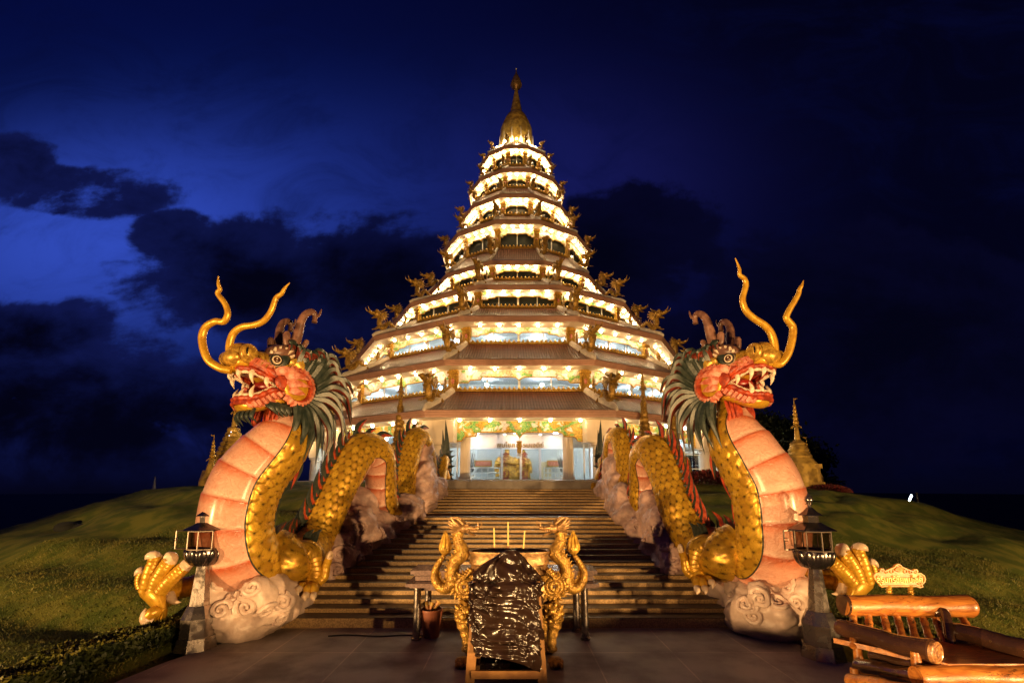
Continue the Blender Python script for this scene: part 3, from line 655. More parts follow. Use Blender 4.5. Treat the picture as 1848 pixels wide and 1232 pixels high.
# ------------------------------------------------------------ the two big dragons
KD = 1.14                                 # depth and size of the dragons, scaled about the camera from first pixel placement
def PK(px, py, d): return P(px, py, d*KD)
def attr_mat(name, build):
    m_ = bpy.data.materials.new(name); m_.use_nodes = True; t = NT(m_.node_tree); b = t.n['Principled BSDF']
    a = t.new('ShaderNodeAttribute', attribute_name='paint'); s_ = t.new('ShaderNodeSeparateColor'); t.inp(s_.inputs[0], a.outputs['Color'])
    build(t, b, s_.outputs[0], s_.outputs[1], s_.outputs[2], t.new('ShaderNodeTexCoord').outputs['Object']); return m_
def _scale(t, b, tone, gap, h, oc):                    # tone: per-scale shade of gilt; gap: dark notch paint plus shade painted round scale edges
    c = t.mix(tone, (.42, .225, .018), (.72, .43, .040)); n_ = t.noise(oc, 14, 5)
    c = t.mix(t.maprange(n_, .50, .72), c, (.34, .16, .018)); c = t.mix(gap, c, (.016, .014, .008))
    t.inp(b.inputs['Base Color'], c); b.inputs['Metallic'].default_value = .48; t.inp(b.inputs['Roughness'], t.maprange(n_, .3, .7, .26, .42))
    t.inp(b.inputs['Normal'], t.bump(t.noise(oc, 70, 4), .3, .006))
def _belly(t, b, ph, k, h, oc):                        # ph: position inside a belly plate, red-orange airbrushed below each rim
    n_ = t.noise(oc, 4, 6, .6, .6)
    c = t.ramp(t.math('ADD', ph, t.math('MULTIPLY', t.math('SUBTRACT', n_, .5), .22)), [(.0, (.40, .070, .025)), (.12, (.46, .13, .06)), (.36, (.58, .28, .19)), (.8, (.62, .34, .25)), (.97, (.68, .44, .33))])
    c = t.mix(t.maprange(t.noise(oc, 7, 7, .65, 2.), .48, .66, 0, .55), c, (.48, .20, .13))
    t.inp(b.inputs['Base Color'], c); b.inputs['Roughness'].default_value = .30; b.inputs['Coat Weight'].default_value = .35; b.inputs['Coat Roughness'].default_value = .2; t.inp(b.inputs['Normal'], t.bump(t.noise(oc, 9, 6, .65, 1.5), .8, .03))
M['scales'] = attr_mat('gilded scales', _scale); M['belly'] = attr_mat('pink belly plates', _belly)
def hash2(a, b): return np.modf(np.abs(np.sin(a*12.9898+b*78.233)*43758.5453))[0]
def scale_h(S, T):
    """overlapping fish-scale relief: height 0..1, gap mask, tone"""
    h = np.zeros_like(S); tone = np.full_like(S, .5); done = np.zeros(S.shape, bool); edge = np.zeros_like(S)
    gap = np.zeros_like(S)
    for back in (1, 0):
        j = np.floor(S)-back; off = .5*np.mod(j, 2); T0 = np.round(T-off)+off; x = T-T0; y = S-j
        e = (x/.56)**2+np.maximum(0, (y-.85)/.62)**2; ins = (e < 1) & ~done & (y < 1.6)
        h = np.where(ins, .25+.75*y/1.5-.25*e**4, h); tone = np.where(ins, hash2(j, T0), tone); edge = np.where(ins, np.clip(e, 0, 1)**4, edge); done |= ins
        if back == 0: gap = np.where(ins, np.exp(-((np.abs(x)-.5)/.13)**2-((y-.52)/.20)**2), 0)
    return h, gap, tone, edge
def frames(rows, step):
    W = [[*PK(q[0], q[1], q[2]), q[3]*KD, *q[4:7]] for q in rows]; A = crom(W, 1200); L = np.concatenate([[0], np.cumsum(np.linalg.norm(np.diff(A[:, :3], axis=0), axis=1))])
    n = int(L[-1]/step); s = np.linspace(0, L[-1], n); A = np.stack([np.interp(s, L, A[:, k]) for k in range(A.shape[1])], 1)
    Tn = np.gradient(A[:, :3], axis=0); Tn /= np.linalg.norm(Tn, axis=1)[:, None]
    for _ in range(3): Tn[1:-1] = (Tn[:-2]+2*Tn[1:-1]+Tn[2:])/4
    Tn /= np.linalg.norm(Tn, axis=1)[:, None]
    B = A[:, 4:7]-Tn*np.sum(A[:, 4:7]*Tn, 1)[:, None]; B /= np.linalg.norm(B, axis=1)[:, None]; C = np.cross(Tn, B)
    return s, A, Tn, B, C
def mesh_np(name, V, F, mats, parent, paint=None, mi=None):
    me = bpy.data.meshes.new(name); me.from_pydata((V-np.array(OFF[parent])).tolist(), [], F.tolist())
    for m_ in mats: me.materials.append(m_)
    if mi is not None: me.polygons.foreach_set('material_index', mi)
    me.polygons.foreach_set('use_smooth', [True]*len(me.polygons))
    if paint is not None:
        ca = me.color_attributes.new('paint', 'FLOAT_COLOR', 'POINT'); ca.data.foreach_set('color', np.concatenate([paint, np.ones((len(paint), 1))], 1).ravel().astype(np.float32))
    o = bpy.data.objects.new(name, me); col.objects.link(o); o.parent = parent; OFF[o] = OFF[parent]; return o
def serpent(rows, parent, ls=.152, hb=1.05, amp=.036, nth=150, step=.024, belly=True, plate=.38, names=('body', 'belly'), rr=.45):
    ls, plate, step, amp = ls*KD, plate*KD, step*KD, amp*KD; rr *= KD
    s, A, Tn, B, C = frames(rows, step); n = len(s); th = np.linspace(-math.pi, math.pi, nth, endpoint=False)
    S, TH = np.meshgrid(s, th, indexing='ij'); r = A[:, 3][:, None]; ab_ = np.abs(TH)
    ncol = max(4, round((math.pi-hb)*rr/ls)); h, gap, tone, edge = scale_h(S/ls/1.0, (ab_-hb)/(math.pi-hb)*ncol+.25)
    on_b = (ab_ < hb) & belly; taper = np.clip(r/.4, .35, 1)
    ph = np.mod(S/plate, 1)
    disp = np.where(on_b, .018*(1-ph)**2*1.0+.05*np.cos(TH/hb*math.pi/2)*.5, amp*h)*taper
    rim = np.exp(-((ab_-hb)/.035)**2)*belly; disp = disp+rim*.022*taper
    Rr = r+disp; V = A[:, None, :3]+(B[:, None, :]*np.cos(TH)[..., None]+C[:, None, :]*np.sin(TH)[..., None])*Rr[..., None]
    V = V.reshape(-1, 3); i = np.arange(n*nth).reshape(n, nth); F = np.stack([i[:-1], np.roll(i, -1, 1)[:-1], np.roll(i, -1, 1)[1:], i[1:]], -1)
    thc = np.abs(th+math.pi/nth); fb = (thc < hb)[None, :] & belly & np.ones((n-1, 1), bool)
    fl = ((np.abs(thc-hb) < .05)[None, :] & belly & np.ones((n-1, 1), bool))
    ed = np.clip(gap*1.1+edge*.36, 0, 1)  # notch dots plus painted edge shade
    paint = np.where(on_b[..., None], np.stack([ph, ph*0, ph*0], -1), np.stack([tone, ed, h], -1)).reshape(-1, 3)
    Fg = F[~fb].reshape(-1, 4); mi = fl[~fb].astype(int).ravel().tolist()
    def sub(Fq):
        u, inv = np.unique(Fq, return_inverse=True); return V[u], inv.reshape(-1, 4), paint[u]
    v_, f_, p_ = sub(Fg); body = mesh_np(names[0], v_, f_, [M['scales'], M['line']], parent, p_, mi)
    if belly: v_, f_, p_ = sub(F[fb].reshape(-1, 4)); mesh_np(names[1], v_, f_, [M['belly']], parent, p_)
    return s, A, Tn, B, C
def ringed(g, pts, r0, r1, n=14, rings=9, m=0, amp=.10):
    """finger or shin with raised bands"""
    k = rings*5; C_ = crom([tuple(p) for p in pts], k+1); rad = [(r0+(r1-r0)*q/k)*(1+amp*(1-((q % 5)/5.)**1.5)) for q in range(k+1)]
    g.tube([Vector(p) for p in C_], rad, n=n, m=m)

def blob(name, ells, voxel, m, parent, amp=.05, fr=2.2, seed=0):
    """one lump of rock-work grown from overlapping ellipsoids"""
    g = G()
    for e in ells:
        g.ell(PK(*e[:3]), [r_*KD for r_ in e[3:6]], None, 20, 14)
    me = bpy.data.meshes.new('tmp'); me.from_pydata(g.v, [], g.f); o = bpy.data.objects.new('tmp', me); col.objects.link(o)
    md = o.modifiers.new('r', 'REMESH'); md.mode = 'VOXEL'; md.voxel_size = voxel
    sm = o.modifiers.new('s', 'SMOOTH'); sm.iterations = 4; sm.factor = .5
    bpy.context.view_layer.update(); dg = bpy.context.evaluated_depsgraph_get(); m2 = bpy.data.meshes.new_from_object(o.evaluated_get(dg)); bpy.data.objects.remove(o)
    n = len(m2.vertices); V = np.zeros(n*3); m2.vertices.foreach_get('co', V); V = V.reshape(-1, 3); N = np.zeros(n*3); m2.vertices.foreach_get('normal', N); N = N.reshape(-1, 3)
    x, y, z = V.T
    q = vnoise(x*1+z*.7, y+z*1.3, fr, seed)+.5*vnoise(x-z, y*.8-z*1.1, fr*2.3, seed+1)+.25*vnoise(x+z*2, y*2-z, fr*5, seed+2)
    V = V+N*((q-.85)*amp*2)[:, None]
    F = [tuple(p.vertices) for p in m2.polygons]; bpy.data.meshes.remove(m2)
    me = bpy.data.meshes.new(name); me.from_pydata((V-np.array(OFF[parent])).tolist(), [], F); me.materials.append(m); me.polygons.foreach_set('use_smooth', [True]*len(me.polygons))
    ob = bpy.data.objects.new(name, me); col.objects.link(ob); ob.parent = parent; OFF[ob] = OFF[parent]
    from mathutils.bvhtree import BVHTree
    return ob, BVHTree.FromPolygons([Vector(v) for v in V], F)
def scroll(g, bvh, px, py, size, turns=1.6, hand=1, r=.03, start=0.):
    """raised cloud spiral lying on the rock where the sight line meets it"""
    o_ = Vector((0, 0, H)); d_ = (PK(px, py, 10)-o_).normalized(); hit, nrm, _, _ = bvh.ray_cast(o_, d_)
    if hit is None: return
    if nrm.dot(d_) > 0: nrm = -nrm
    e1 = Vector((1, 0, 0)); e1 = (e1-nrm*e1.dot(nrm)).normalized(); e2 = nrm.cross(e1); pts = []; K = 40
    for q in range(K+1):
        a = start+hand*turns*2*math.pi*q/K; rr_ = size*KD*(1-.88*q/K); p = hit+(e1*math.cos(a)+e2*math.sin(a))*rr_
        c_, n_, _, _ = bvh.find_nearest(p)
        if c_ is None: continue
        pts.append(c_+nrm*r*.25)
    g.tube(pts, [r*(1.15-.55*q/len(pts)) for q in range(len(pts))], n=8)
M['rock'] = mat('mauve cloud rock', (.60, .40, .34), .46, 0, (.34, .22, .20), 3.5, .6, 16, .03, detail=8)
M['cloud'] = mat('pale cloud plaster', (.68, .52, .44), .4, 0, (.50, .37, .31), 3, .5, 14, .02)
M['nail'] = mat('ivory talon', (.74, .58, .42), .35, 0, (.62, .44, .28), 8)

def dragon(side):
    G.U = KD
    L = side == 'left'; sg = -1 if L else 1
    base = ground_at(430 if L else 1400, 1140)
    D = root('dragon_statue', base, ('gold scaled dragon statue guarding the left side of the stairs, head turned to the left' if L else 'gold scaled dragon statue guarding the right side of the stairs, head turned to the right'), 'dragon statue', 'dragon statues flanking the stairs')
    if L:
        rows = [(527, 708, 7.38, .29, -.45, -.85, -.2), (524, 750, 7.30, .245, -.40, -.9, -.05), (506, 798, 7.12, .42, -.36, -.9, .3), (452, 862, 6.95, .48, -.34, -.93, .2), (427, 930, 6.9, .485, -.3, -.95, 0),
                (430, 990, 7.0, .50, -.25, -.97, -.15), (455, 1030, 7.3, .50, 0, -.9, -.4), (503, 1028, 7.8, .47, .2, -.6, -.8), (545, 1003, 8.5, .40, .35, .2, -.9), (568, 973, 9.0, .37, .4, .75, -.5), (594, 915, 9.3, .36, .42, .85, -.3), (620, 860, 9.6, .37, .4, .8, -.45),
                (650, 815, 10.0, .385, .2, .3, -.95), (680, 820, 10.4, .355, -.2, -.4, -.9), (687, 862, 10.7, .335, -.46, -.88, -.1), (690, 905, 10.9, .33, -.46, -.88, .1), (708, 934, 11.3, .31, -.1, 0, -1), (724, 903, 11.9, .31, .4, .85, -.3), (731, 850, 12.3, .31, .42, .85, -.2),
                (742, 800, 12.7, .33, .3, .5, -.8), (758, 795, 13.1, .31, -.1, -.2, -.95), (768, 832, 13.5, .30, -.46, -.88, -.1), (773, 870, 13.9, .27, -.46, -.88, .1), (785, 887, 14.6, .24, 0, 0, -1), (795, 860, 15.3, .20, .4, .85, 0), (801, 830, 15.8, .17, .3, .5, -.7), (807, 845, 16.3, .13, -.3, -.5, -.7), (812, 872, 16.8, .09, -.4, -.8, 0)]
    else:
        rows = [(1316, 692, 7.38, .27, .45, -.85, -.2), (1322, 742, 7.30, .24, .40, -.9, -.05), (1327, 788, 7.15, .40, .36, -.9, .3), (1352, 828, 7.0, .45, .34, -.93, .25), (1380, 875, 6.9, .475, .33, -.93, .1), (1392, 930, 6.9, .48, .3, -.95, 0), (1394, 985, 7.0, .475, .25, -.95, -.15),
                (1376, 1024, 7.3, .46, 0, -.9, -.4), (1333, 1018, 7.8, .45, -.2, -.6, -.8), (1286, 993, 8.6, .40, -.35, .2, -.9), (1252, 972, 9.0, .38, -.4, .75, -.5), (1221, 910, 9.35, .36, -.42, .85, -.3), (1204, 856, 9.7, .37, -.4, .8, -.45), (1182, 816, 10.1, .385, -.2, .3, -.95),
                (1162, 826, 10.5, .31, .2, -.4, -.9), (1160, 870, 10.8, .29, .46, -.88, -.1), (1157, 915, 11.0, .27, .46, -.88, .1), (1150, 936, 11.4, .25, 0, 0, -1), (1138, 905, 11.9, .27, -.42, .85, -.3), (1132, 850, 12.3, .28, -.42, .85, -.2), (1123, 795, 12.7, .30, -.3, .5, -.8),
                (1109, 795, 13.1, .27, .1, -.2, -.95), (1103, 835, 13.5, .25, .46, -.88, -.1), (1100, 870, 13.9, .22, .46, -.88, .1), (1096, 886, 14.6, .20, 0, 0, -1), (1091, 860, 15.2, .17, -.4, .85, 0), (1087, 832, 15.7, .14, -.3, .5, -.7), (1083, 845, 16.1, .11, .3, -.5, -.7), (1080, 870, 16.6, .08, .4, -.8, 0)]
    s, A, Tn, B, C = serpent(rows, D)
    # dorsal fins: alternating tall and short flames
    k = 0; pos = 1.1
    while pos < s[-1]-.5:
        i = int(np.searchsorted(s, pos)); p = Vector(A[i, :3]); bk = -Vector(B[i]); tn = Vector(Tn[i]); sd_ = Vector(C[i]); r_ = A[i, 3]; tall = (k % 2 == 0); h_ = (.50 if tall else .28)*min(1.2, .5+r_*1.25)
        g = G(); q = p+bk*(r_*.94); lean = -tn*.35 if True else tn
        if q.z > -.2:
            blade(g, [q-tn*.06, q+bk*h_*.40+tn*h_*.22, q+bk*h_*.62+tn*h_*.85], .105 if tall else .08, .34, 0, 1, up=tuple(sd_), split=True); g.tube([q-bk*.06+tn*.08, q+bk*.05, q-bk*.06-tn*.08], [.05, .07, .05], n=6)
            g.build('dorsal_fin', [M['green'], M['red']], D, smooth=30)
        pos += .185; k += 1
    # tail plume and hind claw
    tx = 806 if L else 1086
    for q, (dx, top, wd) in enumerate([(0, 757, .14), (-5, 775, .11), (5, 785, .11), (-8, 800, .09), (9, 812, .09), (0, 795, .10)]):
        g = G(); a = PK(tx+dx*.6, 858, 16.2+.05*q); b_ = PK(tx+dx-2, top, 16.2+.05*q); blade(g, [a, a.lerp(b_, .5)+Vector((.04*sg*(q % 3-1), 0, 0)), b_], wd, .35, 0, 0, up=(0, -1, 0)); g.build('tail_plume', [M['green']], D, smooth=30)
    for q in range(7):
        g = G(); a = PK(tx+sg*-1*2, 815+q*9, 16.); b_ = a+Vector((-sg*(.24+.07*(q % 2)), -.05, .06 if q < 4 else -.12)); g.tube([a, a.lerp(b_, .5)+Vector((0, 0, -.03)), b_], [.06, .045, .006], n=6, flat=(1, .6)); g.build('tail_thorn', M['green'], D)
    g = G(); hx, hy, hd = (808, 862, 15.6) if L else (1078, 862, 15.4)
    ringed(g, [PK(hx-sg*-8*0+sg*8, hy-12, hd+.3), PK(hx+sg*4, hy-4, hd), PK(hx, hy+10, hd-.2)], .16, .12); g.ell(PK(hx, hy+12, hd-.25), (.20, .22, .13), None, 12, 8)
    for q in (-1, 0, 1): ringed(g, [PK(hx+q*5, hy+14, hd-.4), PK(hx+q*8, hy+12, hd-.55), PK(hx+q*9, hy+20, hd-.65)], .08, .05, 8, 4)
    g.build('hind_claw', M['gold'], D)
    # cloud plinth and rock-work under the coils
    if L:
        e1 = [(455, 1098, 7.15, .62, .55, .52), (402, 1092, 7.05, .34, .42, .50), (430, 1070, 7.1, .45, .45, .40), (505, 1095, 7.7, .42, .6, .48), (528, 1082, 8.1, .28, .5, .44), (388, 1075, 6.75, .20, .2, .22), (418, 1105, 6.7, .24, .2, .22), (462, 1075, 6.75, .22, .2, .20), (490, 1115, 7.1, .24, .25, .24), (515, 1070, 7.4, .2, .25, .2)]
        e2 = [(618, 1015, 9.3, .34, .45, .55), (606, 1030, 9.1, .25, .4, .42), (648, 970, 9.9, .42, .6, .75), (655, 922, 10.3, .28, .4, .55), (640, 940, 10.0, .26, .4, .55), (690, 965, 10.7, .36, .6, .50), (715, 950, 11.3, .36, .6, .45), (738, 925, 11.8, .38, .7, .55), (762, 890, 12.8, .42, .7, .85), (764, 845, 13.2, .26, .4, .80), (785, 890, 14.2, .38, .9, .55), (800, 890, 15.4, .3, .8, .4)]
        sc1 = [(398, 1052, .13, 1), (420, 1078, .10, -1), (455, 1060, .14, 1), (445, 1095, .17, -1), (480, 1100, .15, 1), (398, 1100, .14, 1), (510, 1085, .16, -1), (505, 1115, .10, 1)]
        sc2 = [(612, 1000, .16, 1), (632, 975, .20, -1), (650, 950, .18, 1), (665, 985, .13, -1), (690, 960, .15, 1), (638, 925, .14, 1), (720, 935, .14, -1), (610, 1030, .14, -1), (650, 1010, .12, 1)]
    else:
        e1 = [(1392, 1098, 7.1, .64, .55, .50), (1432, 1092, 7.0, .36, .42, .46), (1405, 1068, 7.1, .50, .45, .36), (1345, 1092, 7.6, .42, .6, .48), (1312, 1082, 8.0, .30, .5, .44), (1440, 1070, 6.7, .2, .2, .2), (1412, 1100, 6.7, .24, .2, .22), (1372, 1072, 6.75, .22, .2, .2), (1345, 1112, 7.1, .24, .25, .24), (1325, 1066, 7.4, .2, .25, .2)]
        e2 = [(1212, 1015, 9.2, .30, .45, .50), (1192, 970, 9.8, .36, .6, .65), (1176, 935, 10.3, .30, .45, .60), (1158, 968, 10.7, .36, .6, .55), (1138, 940, 11.3, .36, .6, .50), (1120, 915, 11.9, .36, .7, .60), (1110, 880, 12.8, .36, .7, .85), (1110, 843, 13.2, .24, .4, .75), (1097, 888, 14.2, .34, .9, .5), (1088, 890, 15.3, .28, .8, .4)]
        sc1 = [(1395, 1055, .14, 1), (1425, 1060, .12, -1), (1370, 1080, .15, -1), (1400, 1085, .16, 1), (1435, 1085, .12, 1), (1345, 1090, .17, -1), (1318, 1080, .13, 1), (1360, 1110, .12, 1)]
        sc2 = [(1200, 985, .16, -1), (1215, 1010, .13, 1), (1185, 955, .15, 1), (1165, 965, .14, -1), (1150, 950, .13, 1), (1210, 1035, .12, 1)]
    for nm, ee, ss, mm, am in (('cloud_plinth', e1, sc1, M['cloud'], .10), ('cloud_rock', e2, sc2, M['rock'], .11)):
        ob, bv = blob(nm, ee, .055, mm, D, am, 2.0, 3 if L else 9)
        for q, (x, y, z, hnd) in enumerate(ss):
            g = G(); scroll(g, bv, x, y, z, 1.7, hnd, .036, q*1.3)
            if g.v: g.build('cloud_scroll', mm, ob)
    # shoulder and fore leg beside the steps
    mir = (lambda x: x) if L else None
    def Q(x, y, d): return PK(x, y, d) if L else PK({0: 0}.get(x, 1824-x), y-12, d)
    sh = [(488, 1000, 7.55, .40, 0, -.4, -1), (520, 1012, 7.6, .40, 0, -.4, -1), (548, 1006, 7.75, .31, 0, -.4, -1), (562, 1000, 7.8, .20, 0, -.4, -1), (568, 1018, 7.75, .15, 0, -.4, -1)]
    if not L: sh = [(1824-x, y-10, d, r_, bx, by, bz) for x, y, d, r_, bx, by, bz in sh]
    serpent(sh, D, ls=.12, belly=False, amp=.034, nth=96, step=.025, names=('shoulder', ''), hb=.2, rr=.32)
    g = G(); ringed(g, [Q(566, 1010, 7.75), Q(570, 1028, 7.72), Q(566, 1046, 7.66), Q(560, 1058, 7.55)], .16, .115, 14, 7)
    g.ell(Q(558, 1060, 7.5), (.17, .20, .12), None, 14, 10)
    for x0, y0, x1, y1, dd in ((550, 1060, 541, 1062, 7.3), (558, 1064, 553, 1072, 7.25), (566, 1062, 566, 1072, 7.3)): ringed(g, [Q(x0, y0, 7.48), Q((x0+x1)/2, y0-3, dd+.06), Q(x1, y1, dd)], .075, .05, 10, 5)
    ringed(g, [Q(574, 1050, 7.6), Q(585, 1040, 7.65), Q(589, 1020, 7.65), Q(594, 1006, 7.62)], .075, .055, 10, 6)
    leg = g.build('fore_leg', M['gold'], D)
    for a, b_, c_ in (((541, 1062, 7.3), (537, 1064, 7.2), (538, 1074, 7.15)), ((553, 1072, 7.25), (550, 1076, 7.15), (551, 1084, 7.12)), ((566, 1072, 7.3), (565, 1077, 7.2), (567, 1084, 7.17)), ((594, 1006, 7.62), (596, 998, 7.58), (591, 1008, 7.50))):
        g = G(); g.tube(crom([Q(*a), Q(*b_), Q(*c_)], 7), [.055, .056, .052, .045, .034, .02, .004], n=9); g.build('talon', M['nail'], leg)
    for q in range(4):                                         # elbow feathers
        a = Q(548+q*6, 985, 8.0); b_ = Q(556+q*7, 958-4*(q % 2), 8.05); g = G(); blade(g, [a, a.lerp(b_, .6)+Vector((0, 0, .05)), b_+Vector((.05*sg*-1, 0, 0))], .05, .4, 0, 0, up=(0, -1, 0)); g.build('elbow_plume', [M['green']], D, smooth=30)
    # raised paw on the grass
    def W(x, y, d): return PK(240+x/5.867, 980+y/5.867, d) if L else PK(1828-(240+x/5.867), 965+y/5.867, d)
    dp = 6.75; g = G()
    g.loft([[W(cx_+rx*math.cos(a), cy_+ry*math.sin(a)*.0, dp+dy+rz*math.sin(a)) for a in np.linspace(0, 2*math.pi, 18, endpoint=False)] for cx_, cy_, rx, rz, dy, ry in
            [(185, 450, 120, .10, .02, 0), (195, 500, 145, .15, 0, 0), (215, 560, 140, .17, 0, 0), (250, 620, 110, .16, .0, 0), (285, 690, 85, .14, 0, 0), (290, 760, 72, .12, 0, 0), (265, 830, 55, .09, .02, 0), (240, 862, 30, .05, .03, 0)]] if False else
           [[W(cx_+rx*math.cos(a), cy_, dp+rz*math.sin(a)) for a in np.linspace(0, 2*math.pi, 18, endpoint=False)] for cx_, cy_, rx, rz in
            [(190, 440, 105, .09), (190, 490, 140, .14), (212, 560, 142, .17), (245, 620, 112, .16), (285, 690, 85, .14), (290, 760, 72, .12), (262, 830, 58, .09), (235, 866, 28, .05)]])
    ringed(g, [W(135, 500, dp-.06), W(160, 400, dp-.09), W(195, 280, dp-.10), W(235, 190, dp-.08), W(235, 150, dp-.05)], .082, .085, 14, 9)
    ringed(g, [W(90, 470, dp), W(75, 420, dp), W(80, 360, dp), W(110, 300, dp)], .06, .06, 12, 6)
    ringed(g, [W(225, 490, dp-.10), W(265, 380, dp-.13), W(330, 270, dp-.14), W(395, 180, dp-.12)], .085, .088, 14, 9)
    ringed(g, [W(300, 500, dp-.10), W(375, 410, dp-.13), W(455, 330, dp-.12), W(545, 250, dp-.08)], .085, .085, 14, 9)
    ringed(g, [W(290, 700, dp-.02), W(235, 720, dp-.14), W(195, 740, dp-.18), W(165, 780, dp-.18)], .085, .06, 12, 5)
    for q in range(5): g.tube(crom([W(330-q*6, 690, dp-.13), W(310-q*20, 780, dp-.12), W(270-q*25, 850, dp-.08)], 6), [.014]*6, n=5)
    ringed(g, [W(320, 560, dp+.12), W(470, 480, dp+.28), W(640, 440, dp+.30), W(850, 300, dp+.30)], .17, .12, 16, 10, amp=.05)
    paw = g.build('raised_paw', M['gold'], D)
    for pts, rad in (([(245, 165, -.06), (215, 130, -.10), (160, 140, -.13), (125, 172, -.14)], [.085, .075, .045, .004]), ([(112, 300, 0), (85, 285, -.03), (45, 305, -.05), (12, 342, -.05)], [.06, .055, .035, .004]),
                     ([(392, 190, -.12), (405, 150, -.16), (370, 135, -.21), (320, 155, -.25)], [.088, .085, .06, .006]), ([(545, 250, -.08), (580, 215, -.12), (590, 225, -.19), (570, 260, -.25)], [.085, .08, .055, .006]),
                     ([(170, 830, -.16), (130, 800, -.20), (125, 740, -.20), (135, 685, -.18)], [.075, .07, .045, .006]), ([(385, 540, .08), (410, 590, .05), (450, 620, .02), (510, 620, 0)], [.07, .06, .035, .004])):
        C_ = crom([W(x, y, dp+z) for x, y, z in pts], 9); g = G(); g.tube([Vector(p) for p in C_], list(np.interp(np.linspace(0, 1, 9), [0, .34, .7, 1], rad)), n=12); g.build('talon', M['nail'], paw)
    # ---------------------------------------------------- head
    psi = R(55 if L else 58); O = PK(514.3, 693, 7.25) if L else PK(1306, 688, 7.25); S_ = (.88 if L else .83)*KD
    Fw = Vector((sg*math.cos(psi), -math.sin(psi), 0)); Nv = Vector((-sg*math.sin(psi), -math.cos(psi), 0))
    def h(u, v, w_): return O+(Fw*u+Nv*v+UP*w_)*S_
    HM = Matrix((Fw, Nv, UP)).transposed()*S_
    def hrot(ax, a): return HM @ Matrix.Rotation(a, 3, ax)
    def sect(u, hw, top, bot, n=24, e=2.6):
        out = []; cz, hz = (top+bot)/2, (top-bot)/2
        for q in range(n):
            a = 2*math.pi*q/n; c_, s_ = math.cos(a), math.sin(a); out.append(h(u, hw*math.copysign(abs(c_)**(2/e), c_), cz+hz*math.copysign(abs(s_)**(2/e), s_)))
        return out
    secs = crom([(-.52, .20, .10, -.30), (-.42, .34, .30, -.40), (-.25, .42, .46, -.40), (0, .45, .56, -.26), (.2, .44, .56, -.12), (.36, .40, .50, -.07), (.48, .36, .42, -.02), (.58, .33, .40, .02), (.7, .31, .38, .06), (.83, .29, .34, .09), (.93, .20, .28, .13)], 34)
    g = G(); rings = []
    for u, hw, tp, bt in secs:
        f = 1+(.05*math.sin((u-.4)*48) if .40 < u < .66 else 0); rings.append(sect(u, hw*f, tp*f, bt))
    g.loft(rings, mfun=lambda i, k_: 1 if (secs[i][0] < .40 and 2 <= k_ <= 9) else 0)
    head = g.build('head', [M['gold'], M['brown']], D, smooth=60)
    def hp(name, g, m_, smooth=40): return g.build(name, m_, head, smooth=smooth)
    # nose with flared nostrils
    g = G(); g.ell(h(.80, 0, .33), (.24, .30, .235), HM, 24, 16); g.ell(h(.94, 0, .27), (.14, .25, .15), HM, 18, 12)
    for v in (-1, 1):
        g.ell(h(.80, v*.29, .33), (.17, .11, .175), hrot('Z', v*.35), 18, 12, 0); rt = hrot('Z', v*.45) @ Matrix.Rotation(R(90), 3, 'X'); g.torus(h(.85, v*.375, .34), .105, .030, rt, 22, 8); g.ell(h(.85, v*.366, .34), (.09, .03, .10), hrot('Z', v*.45), 14, 8, 1)
        for q in range(3): g.tube(crom([h(.62-q*.07, v*.12, .42+q*.015), h(.60-q*.08, v*.30, .36), h(.60-q*.07, v*.37, .20), h(.64-q*.06, v*.37, .12)], 9), [.03, .036, .04, .042, .042, .04, .036, .03, .015], n=7)
    hp('nose', g, [M['gold_bright'], M['black']])
    # jaw, lips, mouth
    upl = [(.10, .45, -.13), (.28, .43, -.11), (.45, .395, -.055), (.60, .36, .02), (.74, .33, .07), (.85, .22, .085), (.89, 0, .09)]
    lol = [(.08, .41, -.17), (.25, .385, -.18), (.42, .35, -.24), (.56, .325, -.34), (.69, .29, -.405), (.78, .17, -.41), (.81, 0, -.405)]
    full = lambda c: [(u, v, w_) for u, v, w_ in c]+[(u, -v, w_) for u, v, w_ in reversed(c[:-1])]
    g = G(); U_ = crom(full(upl), 70); g.tube([h(*p) for p in U_], [.038+.008*math.sin(i*1.1) for i in range(70)], n=10, flat=(1., 1.)); g.tube([h(u, v*1.03, w_+.075) for u, v, w_ in U_[:26]], .036, n=8); g.tube([h(u, v*1.03, w_+.075) for u, v, w_ in U_[-26:]], .036, n=8)
    for v in (-1, 1): g.ell(h(.30, v*.42, -.015), (.30, .055, .085), hrot('Z', v*.12) @ Matrix.Rotation(-.42, 3, 'Y'), 18, 10)
    hp('upper_lip', g, M['red'])
    js = crom([(-.02, .30, -.22, -.42), (.12, .37, -.20, -.48), (.28, .365, -.215, -.52), (.45, .335, -.29, -.58), (.60, .30, -.39, -.63), (.72, .24, -.42, -.61), (.79, .12, -.43, -.55)], 22)
    g = G(); g.loft([sect(*q) for q in js]); jaw = hp('lower_jaw', g, M['gold'], 60)
    g = G(); Lc = crom(full(lol), 70); g.tube([h(*p) for p in Lc], [.038+.007*math.sin(i*1.3) for i in range(70)], n=10); g.tube([h(u+.01, v*1.04, w_-.075) for u, v, w_ in Lc], .036, n=8); hp('lower_lip', g, M['red'])
    for i0, i1 in ((5, 27), (43, 65)):                        # frilled fringe under the lower lip, flame fringe above the upper lip
        g = G()
        for i in range(i0, i1, 3): u, v, w_ = Lc[i]; g.tube([h(u, v*1.06, w_-.07), h(u-.05, v*1.14, w_-.13), h(u-.15, v*1.12, w_-.15)], [.045, .038, .004], n=6)
        for j in range(i0, i1-3, 3): u, v, w_ = Lc[j]; g.tube([h(u, v*1.03, w_-.09), h(*[x for x in (Lc[j+3][0], Lc[j+3][1]*1.03, Lc[j+3][2]-.09)])], .03, n=6)
        hp('lower_fringe', g, M['pink']); g = G()
